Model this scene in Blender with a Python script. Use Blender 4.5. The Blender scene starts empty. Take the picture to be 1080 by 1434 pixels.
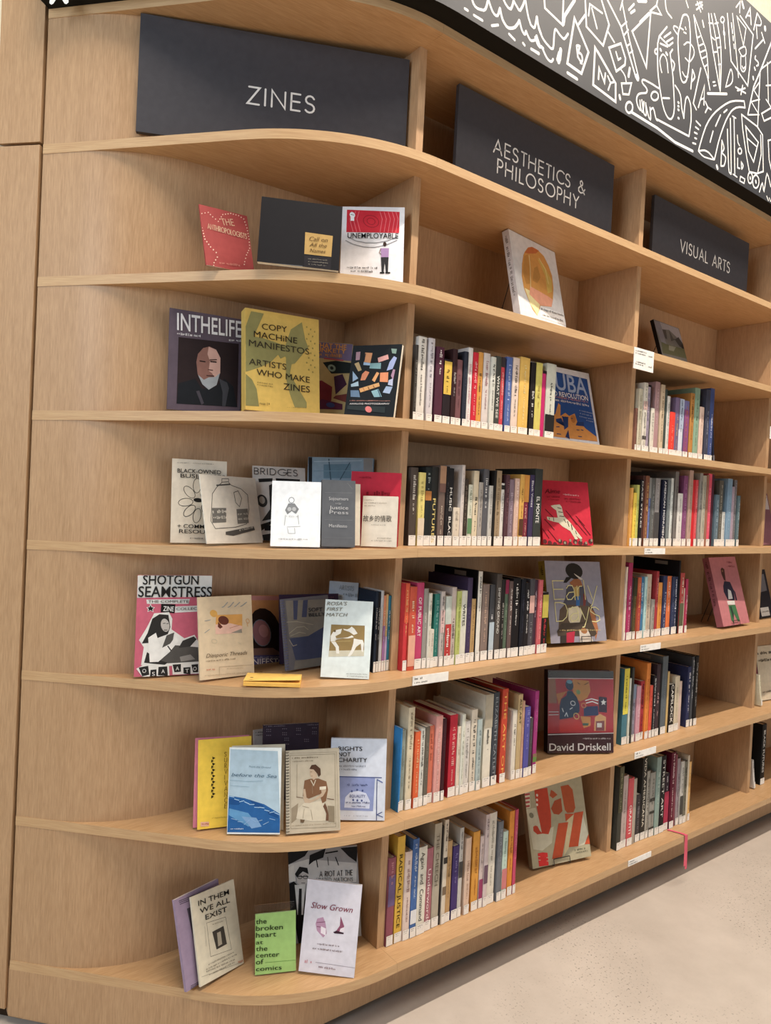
import bpy, bmesh, math, random
from mathutils import Vector, Matrix
rnd = random.Random(7)
SC = bpy.context.scene
COL = SC.collection
# ------------------------------------------------------------------ camera, light, exposure
F_PX, YAW, PITCH, ROLL = 995.18, 0.6436, -0.0153, 0.0485
CAM = (-1.0654, -1.2865, 1.2697)
fw = Vector((math.sin(YAW)*math.cos(PITCH), math.cos(YAW)*math.cos(PITCH), math.sin(PITCH)))
rt = Vector((math.cos(YAW), -math.sin(YAW), 0)); up = rt.cross(fw)
r2 = math.cos(ROLL)*rt + math.sin(ROLL)*up; u2 = -math.sin(ROLL)*rt + math.cos(ROLL)*up
cam_d = bpy.data.cameras.new('camera'); cam = bpy.data.objects.new('camera', cam_d); COL.objects.link(cam)
M = Matrix((r2, u2, -fw)).transposed().to_4x4(); M.translation = CAM
cam.matrix_world = M
cam_d.sensor_fit = 'HORIZONTAL'; cam_d.sensor_width = 36.0; cam_d.lens = F_PX/1080*36
cam_d.clip_start = 0.02; cam_d.clip_end = 60
SC.camera = cam
SC.view_settings.view_transform = 'Standard'; SC.view_settings.look = 'None'
SC.view_settings.gamma = 1.0; SC.view_settings.use_curve_mapping = False
SC.view_settings.exposure = 0.0
world = bpy.data.worlds.new('room_light'); SC.world = world; world.use_nodes = True
bg = world.node_tree.nodes['Background']; bg.inputs[0].default_value = (0.92, 0.96, 1.0, 1); bg.inputs[1].default_value = 0.085
def area(name, loc, target, sx, sy, power, col):
    l = bpy.data.lights.new(name, 'AREA'); l.shape = 'RECTANGLE'; l.size = sx; l.size_y = sy; l.energy = power; l.color = col
    o = bpy.data.objects.new(name, l); COL.objects.link(o); o.location = loc
    o.rotation_euler = (Vector(target)-Vector(loc)).to_track_quat('-Z', 'Y').to_euler(); return o
area('ceiling_strip_lamp', (0.9, -1.25, 4.6), (0.9, -0.45, 0), 4.8, 0.07, 230, (1.0, 0.87, 0.74))
area('window_daylight', (-4.0, -1.0, 2.5), (0.0, 0.1, 1.7), 1.8, 1.6, 82, (0.76, 0.88, 1.0))
area('added_front_fill', (1.6, -6.0, 1.3), (0.8, 0.0, 0.7), 5.0, 2.2, 62, (0.94, 0.97, 1.0))  # added soft fill from the front, lifts the plinth and floor shadow
area('ceiling_panel_lamp', (0.5, -2.0, 4.4), (0.5, 0, 1.0), 4.0, 0.7, 55, (1.0, 0.93, 0.84))

for i, x in enumerate((-1.6, 0.7, 3.0)):      # added unseen spots on the open floor, for bounced fill light
    l = bpy.data.lights.new('added_bounce_spot', 'SPOT'); l.energy = 330; l.color = (1.0, 0.93, 0.82); l.spot_size = math.radians(66); l.spot_blend = 0.6; l.shadow_soft_size = 0.12
    o = bpy.data.objects.new('added_bounce_spot', l); COL.objects.link(o); o.location = (x, -2.9, 4.3)

# ------------------------------------------------------------------ shelf geometry (metres)
Z = [2.0750, 1.7710, 1.4632, 1.1631, 0.8589, 0.5170, 0.1764]
TH = 0.0216; ZTOP = 2.3836; BW = 0.914; DT = 0.0211; D1 = -0.0103; RY = 0.07; DEP = 0.298; DROP = 0.0234
BMID = D1 + BW + DT - 0.006   # joint between bays
def drop(x): return DROP*min(max(-x/0.74, 0), 1)

# ------------------------------------------------------------------ materials
MATS = {}
def lin(h):
    h = h.lstrip('#'); h = ''.join(c*2 for c in h) if len(h) == 3 else h; o = []
    for i in (0, 2, 4):
        c = int(h[i:i+2], 16)/255
        o.append(c/12.92 if c <= 0.04045 else ((c+0.055)/1.055)**2.4)
    return o
def nmat(name):
    m = bpy.data.materials.new(name); m.use_nodes = True
    return m, m.node_tree, m.node_tree.nodes['Principled BSDF']
def paint(hexc, rough=0.5, spec=0.14):
    rough = min(rough+.12, .9) if rough > .4 else rough
    k = (hexc, rough)
    if k in MATS: return MATS[k]
    m, nt, b = nmat('print_'+hexc.strip('#')); c = lin(hexc); g = .25*c[0]+.6*c[1]+.15*c[2]; c = [v*.86+g*.14 for v in c]
    n = nt.nodes.new('ShaderNodeTexNoise'); n.inputs['Scale'].default_value = 60; n.inputs['Detail'].default_value = 3
    t = nt.nodes.new('ShaderNodeTexCoord'); nt.links.new(t.outputs['Object'], n.inputs['Vector'])
    r = nt.nodes.new('ShaderNodeValToRGB')
    r.color_ramp.elements[0].position = 0.3; r.color_ramp.elements[1].position = 0.7
    r.color_ramp.elements[0].color = (*[v*0.93 for v in c], 1); r.color_ramp.elements[1].color = (*[min(v*1.07, 1) for v in c], 1)
    nt.links.new(n.outputs['Fac'], r.inputs[0]); nt.links.new(r.outputs[0], b.inputs['Base Color'])
    b.inputs['Roughness'].default_value = rough; b.inputs['Specular IOR Level'].default_value = spec
    MATS[k] = m; return m
def wood(name, scale, dark, light, rough=0.42):
    m, nt, b = nmat(name)
    t = nt.nodes.new('ShaderNodeTexCoord'); mp = nt.nodes.new('ShaderNodeMapping'); mp.inputs['Scale'].default_value = scale
    nt.links.new(t.outputs['Object'], mp.inputs[0])
    n1 = nt.nodes.new('ShaderNodeTexNoise'); n1.inputs['Scale'].default_value = 1.0; n1.inputs['Detail'].default_value = 6; n1.inputs['Roughness'].default_value = 0.62
    nt.links.new(mp.outputs[0], n1.inputs['Vector'])
    mp2 = nt.nodes.new('ShaderNodeMapping'); mp2.inputs['Scale'].default_value = tuple(s*0.16 if s > 20 else s*0.5 for s in scale)
    nt.links.new(t.outputs['Object'], mp2.inputs[0])
    n2 = nt.nodes.new('ShaderNodeTexNoise'); n2.inputs['Scale'].default_value = 1.0; n2.inputs['Detail'].default_value = 2
    nt.links.new(mp2.outputs[0], n2.inputs['Vector'])
    ad = nt.nodes.new('ShaderNodeMath'); ad.operation = 'MULTIPLY_ADD'; ad.inputs[1].default_value = 0.22
    nt.links.new(n2.outputs['Fac'], ad.inputs[0]); 
    ml = nt.nodes.new('ShaderNodeMath'); ml.operation = 'MULTIPLY'; ml.inputs[1].default_value = 0.78
    nt.links.new(n1.outputs['Fac'], ml.inputs[0]); nt.links.new(ml.outputs[0], ad.inputs[2])
    r = nt.nodes.new('ShaderNodeValToRGB'); r.color_ramp.elements[0].position = 0.36; r.color_ramp.elements[1].position = 0.64
    r.color_ramp.elements[0].color = (*lin(dark), 1); r.color_ramp.elements[1].color = (*lin(light), 1)
    nt.links.new(ad.outputs[0], r.inputs[0]); nt.links.new(r.outputs[0], b.inputs['Base Color'])
    b.inputs['Roughness'].default_value = rough; b.inputs['Specular IOR Level'].default_value = 0.3
    return m
WV = wood('oak_vertical_grain', (420, 420, 26), '#a98663', '#c09d78')
WX = wood('oak_long_grain', (20, 380, 380), '#b08a60', '#c5a077')
WE = wood('oak_edge_band', (14, 14, 420), '#b8936b', '#cbaa80')
M_LABEL = paint('#ece9e2', 0.45); M_INK = paint('#3b3733', 0.6); M_PAGE = paint('#dcd2bd', 0.8)
M_DARKSIGN = paint('#403e43', 0.55, 0.3); M_SIGNTXT = paint('#e6e2dc', 0.5); M_BLACK = paint('#15130f', 0.6)
M_WIRE = paint('#121212', 0.35, 0.5)
def concrete():
    m, nt, b = nmat('polished_concrete')
    t = nt.nodes.new('ShaderNodeTexCoord')
    def noise(sc, det):
        n = nt.nodes.new('ShaderNodeTexNoise'); n.inputs['Scale'].default_value = sc; n.inputs['Detail'].default_value = det
        nt.links.new(t.outputs['Object'], n.inputs['Vector']); return n
    a = noise(2.6, 12); a.inputs['Roughness'].default_value = 0.72; s = noise(150, 2); big = noise(2.2, 3)
    r = nt.nodes.new('ShaderNodeValToRGB'); r.color_ramp.elements[0].position = 0.3; r.color_ramp.elements[1].position = 0.7
    r.color_ramp.elements[0].color = (*lin('#b5aa9e'), 1); r.color_ramp.elements[1].color = (*lin('#cbc0b4'), 1)
    nt.links.new(a.outputs['Fac'], r.inputs[0])
    g1 = nt.nodes.new('ShaderNodeMapRange'); g1.inputs[1].default_value = 0.62; g1.inputs[2].default_value = 0.68
    nt.links.new(s.outputs['Fac'], g1.inputs[0])
    g2 = nt.nodes.new('ShaderNodeMapRange'); g2.inputs[1].default_value = 0.50; g2.inputs[2].default_value = 0.60
    nt.links.new(big.outputs['Fac'], g2.inputs[0])
    mu = nt.nodes.new('ShaderNodeMath'); mu.operation = 'MULTIPLY'; nt.links.new(g1.outputs[0], mu.inputs[0]); nt.links.new(g2.outputs[0], mu.inputs[1])
    m2 = nt.nodes.new('ShaderNodeMath'); m2.operation = 'MULTIPLY'; m2.inputs[1].default_value = 0.75; nt.links.new(mu.outputs[0], m2.inputs[0])
    mx = nt.nodes.new('ShaderNodeMixRGB'); mx.inputs[2].default_value = (*lin('#6e6a60'), 1)
    nt.links.new(m2.outputs[0], mx.inputs[0]); nt.links.new(r.outputs[0], mx.inputs[1]); nt.links.new(mx.outputs[0], b.inputs['Base Color'])
    b.inputs['Roughness'].default_value = 0.45; b.inputs['Specular IOR Level'].default_value = 0.25
    return m
def clear_plastic():
    m, nt, b = nmat('clear_plastic'); b.inputs['Base Color'].default_value = (0.95, 0.97, 0.98, 1)
    b.inputs['Transmission Weight'].default_value = 1.0; b.inputs['Roughness'].default_value = 0.06; b.inputs['IOR'].default_value = 1.2
    return m
M_CLEAR = clear_plastic()

# ------------------------------------------------------------------ mesh builder
class MB:
    def __init__(s): s.v = []; s.f = []; s.fm = []; s.m = []
    def mi(s, m):
        if m not in s.m: s.m.append(m)
        return s.m.index(m)
    def poly(s, pts, m):
        b = len(s.v); s.v += [tuple(p) for p in pts]; s.f.append(tuple(range(b, b+len(pts)))); s.fm.append(s.mi(m))
    def mesh(s, vs, fs, m):
        b = len(s.v); s.v += [tuple(p) for p in vs]; i = s.mi(m)
        for f in fs: s.f.append(tuple(b+k for k in f)); s.fm.append(i)
    def box(s, x0, x1, y0, y1, z0, z1, m, me=None):
        vs = [(x0,y0,z0),(x1,y0,z0),(x1,y1,z0),(x0,y1,z0),(x0,y0,z1),(x1,y0,z1),(x1,y1,z1),(x0,y1,z1)]
        s.mesh(vs, [(0,3,2,1),(4,5,6,7)], m)
        s.mesh(vs, [(0,1,5,4),(1,2,6,5),(2,3,7,6),(3,0,4,7)], me or m)
    def prism(s, outline, zf0, zf1, m_top, m_side):
        n = len(outline); lo = [(x, y, zf0(x)) for x, y in outline]; hi = [(x, y, zf1(x)) for x, y in outline]
        s.mesh(lo, [tuple(range(n-1, -1, -1))], m_top); s.mesh(hi, [tuple(range(n))], m_top)
        s.mesh(lo+hi, [(i, (i+1) % n, n+(i+1) % n, n+i) for i in range(n)], m_side)
    def strip(s, pts, z0, z1, thick_dir, m):   # wall following a plan curve, front pts; thick_dir(i)->offset vec
        n = len(pts); vs = []
        for i, (x, y) in enumerate(pts):
            ox, oy = thick_dir(i); vs += [(x,y,z0),(x,y,z1),(x+ox,y+oy,z1),(x+ox,y+oy,z0)]
        fs = [(0,1,2,3), (4*n-4,4*n-1,4*n-2,4*n-3)]
        for i in range(n-1):
            a, b = 4*i, 4*i+4
            fs += [(a,b,b+1,a+1),(a+1,b+1,b+2,a+2),(a+2,b+2,b+3,a+3),(a+3,b+3,b,a)]
        s.mesh(vs, fs, m)
    def tube(s, pts, r, m, n=6):
        pts = [Vector(p) for p in pts]; vs = []; fs = []
        for i, p in enumerate(pts):
            d = (pts[min(i+1, len(pts)-1)]-pts[max(i-1, 0)]).normalized()
            a = d.orthogonal().normalized() if i == 0 else (a - d*a.dot(d)).normalized()
            c = d.cross(a)
            for k in range(n):
                t = 2*math.pi*k/n; vs.append(p+a*r*math.cos(t)+c*r*math.sin(t))
        for i in range(len(pts)-1):
            for k in range(n): fs.append((i*n+k, i*n+(k+1) % n, (i+1)*n+(k+1) % n, (i+1)*n+k))
        fs += [tuple(range(n-1, -1, -1)), tuple((len(pts)-1)*n+k for k in range(n))]
        s.mesh(vs, fs, m)
    def ribbon(s, pts, w, fn, m):   # flat stroke with mitred corners in a 2-D space, fn(u,v)->xyz
        q = [pts[0]]
        for p in pts[1:]:
            if math.hypot(p[0]-q[-1][0], p[1]-q[-1][1]) > w*.06: q.append(p)
        if len(q) < 2: q = [(q[0][0]-w*.2, q[0][1]), (q[0][0]+w*.2, q[0][1])]
        closed = len(q) > 3 and math.hypot(q[0][0]-q[-1][0], q[0][1]-q[-1][1]) < w*.3
        h = w/2; n = len(q)
        def nrm(a, b):
            L = math.hypot(b[0]-a[0], b[1]-a[1]) or 1e-9; return (-(b[1]-a[1])/L, (b[0]-a[0])/L)
        seg = [nrm(q[i], q[i+1]) for i in range(n-1)]
        if not closed:                  # slightly extended, chamfered ends
            a, b = seg[0], seg[-1]
            q = [(q[0][0]-a[1]*h*.75, q[0][1]+a[0]*h*.75)]+q+[(q[-1][0]+b[1]*h*.75, q[-1][1]-b[0]*h*.75)]
            seg = [a]+seg+[b]; n += 2
        lo = []; hi = []
        for i in range(n):
            if closed and i in (0, n-1): a, b = seg[-1], seg[0]
            else: a, b = seg[max(i-1, 0)], seg[min(i, n-2)]
            mx, my = a[0]+b[0], a[1]+b[1]; L = math.hypot(mx, my)
            if L < .25: mx, my = a; L = 1
            mx, my = mx/L, my/L; k = h/max(mx*a[0]+my*a[1], .45)
            if not closed and i in (0, n-1): k *= .5
            lo.append(fn(q[i][0]-mx*k, q[i][1]-my*k)); hi.append(fn(q[i][0]+mx*k, q[i][1]+my*k))
        s.mesh(lo+hi, [(i, i+1, n+i+1, n+i) for i in range(n-1)], m)
    def build(s, name, parent=None, bevel=0):
        me = bpy.data.meshes.new(name); me.from_pydata(s.v, [], s.f)
        for m in s.m: me.materials.append(m)
        me.polygons.foreach_set('material_index', s.fm)
        bm = bmesh.new(); bm.from_mesh(me)
        if bevel:
            bmesh.ops.remove_doubles(bm, verts=bm.verts, dist=1e-6)
        bm.to_mesh(me); bm.free(); me.update()
        o = bpy.data.objects.new(name, me); COL.objects.link(o)
        if parent: o.parent = parent
        if bevel:
            b = o.modifiers.new('bevel', 'BEVEL'); b.width = bevel; b.segments = 2; b.limit_method = 'ANGLE'
        return o
def tag(o, label=None, cat=None, group=None, kind=None):
    for k, v in (('label', label), ('category', cat), ('group', group), ('kind', kind)):
        if v: o[k] = v
    return o
def empty(name, loc=(0, 0, 0), rot=None):
    o = bpy.data.objects.new(name, None); COL.objects.link(o); o.location = loc; o.empty_display_size = 0.05
    if rot is not None: o.rotation_euler = rot
    return o
# ------------------------------------------------------------------ lettering
GLY = {}
def font_mesh(t, style):
    k = (t, style)
    if k in GLY: return GLY[k]
    cu = bpy.data.curves.new('t', 'FONT'); cu.body = t; cu.size = 1.0; cu.resolution_u = 3
    if style in ('b', 'h'): cu.offset = 0.005 if style == 'b' else 0.011
    if style == 'i': cu.shear = 0.28
    ob = bpy.data.objects.new('t', cu); me = bpy.data.meshes.new_from_object(ob)
    vs = [(v.co.x, v.co.y) for v in me.vertices]; fs = [tuple(p.vertices) for p in me.polygons]
    bpy.data.objects.remove(ob); bpy.data.curves.remove(cu); bpy.data.meshes.remove(me)
    GLY[k] = (vs, fs); return GLY[k]
def arc(cx, cy, rx, ry, a0, a1, n=10):
    return [(cx+rx*math.cos(math.radians(a0+(a1-a0)*i/n)), cy+ry*math.sin(math.radians(a0+(a1-a0)*i/n))) for i in range(n+1)]
STK = {  # geometric sans capitals, unit cap height: (advance, strokes)
 'A': (.74, [[(0,0),(.33,1),(.66,0)],[(.1,.33),(.56,.33)]]), 'B': (.52, [[(0,0),(0,1),(.22,1)]+arc(.22,.76,.2,.24,90,-90,6)+[(0,.52)],[(.22,.52)]+arc(.22,.26,.24,.26,90,-90,6)+[(0,0)]]),
 'C': (.66, [arc(.4,.5,.4,.5,48,312,14)]), 'D': (.7, [[(0,0),(0,1),(.18,1)]+arc(.18,.5,.44,.5,90,-90,10)+[(0,0)]]),
 'E': (.5, [[(.42,1),(0,1),(0,0),(.42,0)],[(0,.53),(.4,.53)]]), 'F': (.48, [[(.42,1),(0,1),(0,0)],[(0,.52),(.38,.52)]]),
 'G': (.9, [arc(.5,.5,.5,.5,45,330,14)+[(1,.46),(.58,.46)]]), 'H': (.7, [[(0,0),(0,1)],[(.58,0),(.58,1)],[(0,.53),(.58,.53)]]),
 'I': (.16, [[(.02,0),(.02,1)]]), 'J': (.36, [[(.22,1),(.22,.1),(.12,-.05),(0,0)]]), 'K': (.6, [[(0,0),(0,1)],[(.5,1),(0,.5),(.52,0)]]),
 'L': (.42, [[(0,1),(0,0),(.36,0)]]), 'M': (.9, [[(0,0),(.12,1),(.4,.2),(.68,1),(.8,0)]]), 'N': (.74, [[(0,0),(0,1),(.62,0),(.62,1)]]),
 'O': (.92, [arc(.42,.5,.42,.5,0,360,20)]), 'P': (.5, [[(0,0),(0,1),(.2,1)]+arc(.2,.74,.22,.26,90,-90,8)+[(0,.48)]]),
 'Q': (1.1, [arc(.5,.5,.5,.5,0,360,20),[(.6,.25),(.95,-.05)]]), 'R': (.54, [[(0,0),(0,1),(.2,1)]+arc(.2,.74,.22,.26,90,-90,8)+[(0,.48)],[(.18,.48),(.46,0)]]),
 'S': (.52, [[(.4,.84)]+arc(.21,.76,.2,.24,30,270,8)[1:]+arc(.2,.26,.22,.26,90,-150,8)[1:]]), 'T': (.5, [[(0,1),(.46,1)],[(.23,1),(.23,0)]]),
 'U': (.68, [[(0,1),(0,.3)]+arc(.28,.3,.28,.3,180,360,8)+[(.56,1)]]), 'V': (.72, [[(0,1),(.32,0),(.64,1)]]), 'W': (1.0, [[(0,1),(.24,0),(.47,1),(.7,0),(.94,1)]]),
 'X': (.6, [[(0,0),(.52,1)],[(0,1),(.52,0)]]), 'Y': (.6, [[(0,1),(.27,.5),(.54,1)],[(.27,.5),(.27,0)]]), 'Z': (.62, [[(.04,1),(.54,1),(0,0),(.54,0)]]),
 '&': (.78, [[(.68,.42),(.5,.1),(.28,0),(.08,.1),(.06,.32),(.2,.5),(.42,.68),(.44,.86),(.32,1),(.2,.9),(.2,.74),(.66,0)]]), ' ': (.36, []), "'": (.2, [[(.05,1),(.02,.8)]]), '+': (.6, [[(0,.5),(.5,.5)],[(.25,.25),(.25,.75)]])}
def put_text(mb, t, A, B, h, style, fn, mat):
    """lettering with its baseline from A to B (2-D), cap height h"""
    L = math.hypot(B[0]-A[0], B[1]-A[1]); ux, uy = (B[0]-A[0])/L, (B[1]-A[1])/L; vx, vy = -uy, ux
    if style == 's':
        adv = [STK.get(c.upper(), STK[' ']) for c in t]; gap = .17; tot = sum(a[0]+gap for a in adv)-gap; sx = L/max(tot, .01)
        if len(t) == 1: sx = min(sx, h)
        x = 0
        for a, st in adv:
            for s in st:
                mb.ribbon([(A[0]+ux*(x+p[0])*sx+vx*p[1]*h, A[1]+uy*(x+p[0])*sx+vy*p[1]*h) for p in s], h*.115, fn, mat)
            x += a+gap
        return
    vs, fs = font_mesh(t, style)
    if not vs: return
    x0 = min(v[0] for v in vs); x1 = max(v[0] for v in vs); sx = L/max(x1-x0, 1e-6); sy = h/0.69*(1 if style == 'h' else .84)
    mb.mesh([fn(A[0]+ux*(v[0]-x0)*sx+vx*v[1]*sy, A[1]+uy*(v[0]-x0)*sx+vy*v[1]*sy) for v in vs], fs, mat)
def put_marks(mb, A, B, h, fn, mat, seed):
    """a line of print too small to read: short uneven strokes"""
    r = random.Random(seed); L = math.hypot(B[0]-A[0], B[1]-A[1])
    if L < 1e-5: return
    ux, uy = (B[0]-A[0])/L, (B[1]-A[1])/L; vx, vy = -uy, ux; x = 0
    while x < L:
        if r.random() < .17: x += h*.55; continue
        w = h*r.uniform(.25, .6); w = min(w, L-x); y0 = 0 if r.random() < .7 else h*.25; y1 = h*(1 if r.random() < .35 else .72); c = h*.17
        P = lambda a, b: fn(A[0]+ux*a+vx*b, A[1]+uy*a+vy*b)
        mb.poly([P(x, y0), P(x+c, y0), P(x+c, y1), P(x, y1)], mat)
        k = r.random()
        if k < .7: mb.poly([P(x+c, y1-c), P(x+w-c, y1-c), P(x+w-c, y1), P(x+c, y1)], mat)
        if k > .3: mb.poly([P(x+w-c, y0), P(x+w, y0), P(x+w, y1), P(x+w-c, y1)], mat)
        if k < .4 or k > .8: mb.poly([P(x+c, y0), P(x+w-c, y0), P(x+w-c, y0+c), P(x+c, y0+c)], mat)
        x += w+h*.2
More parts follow.
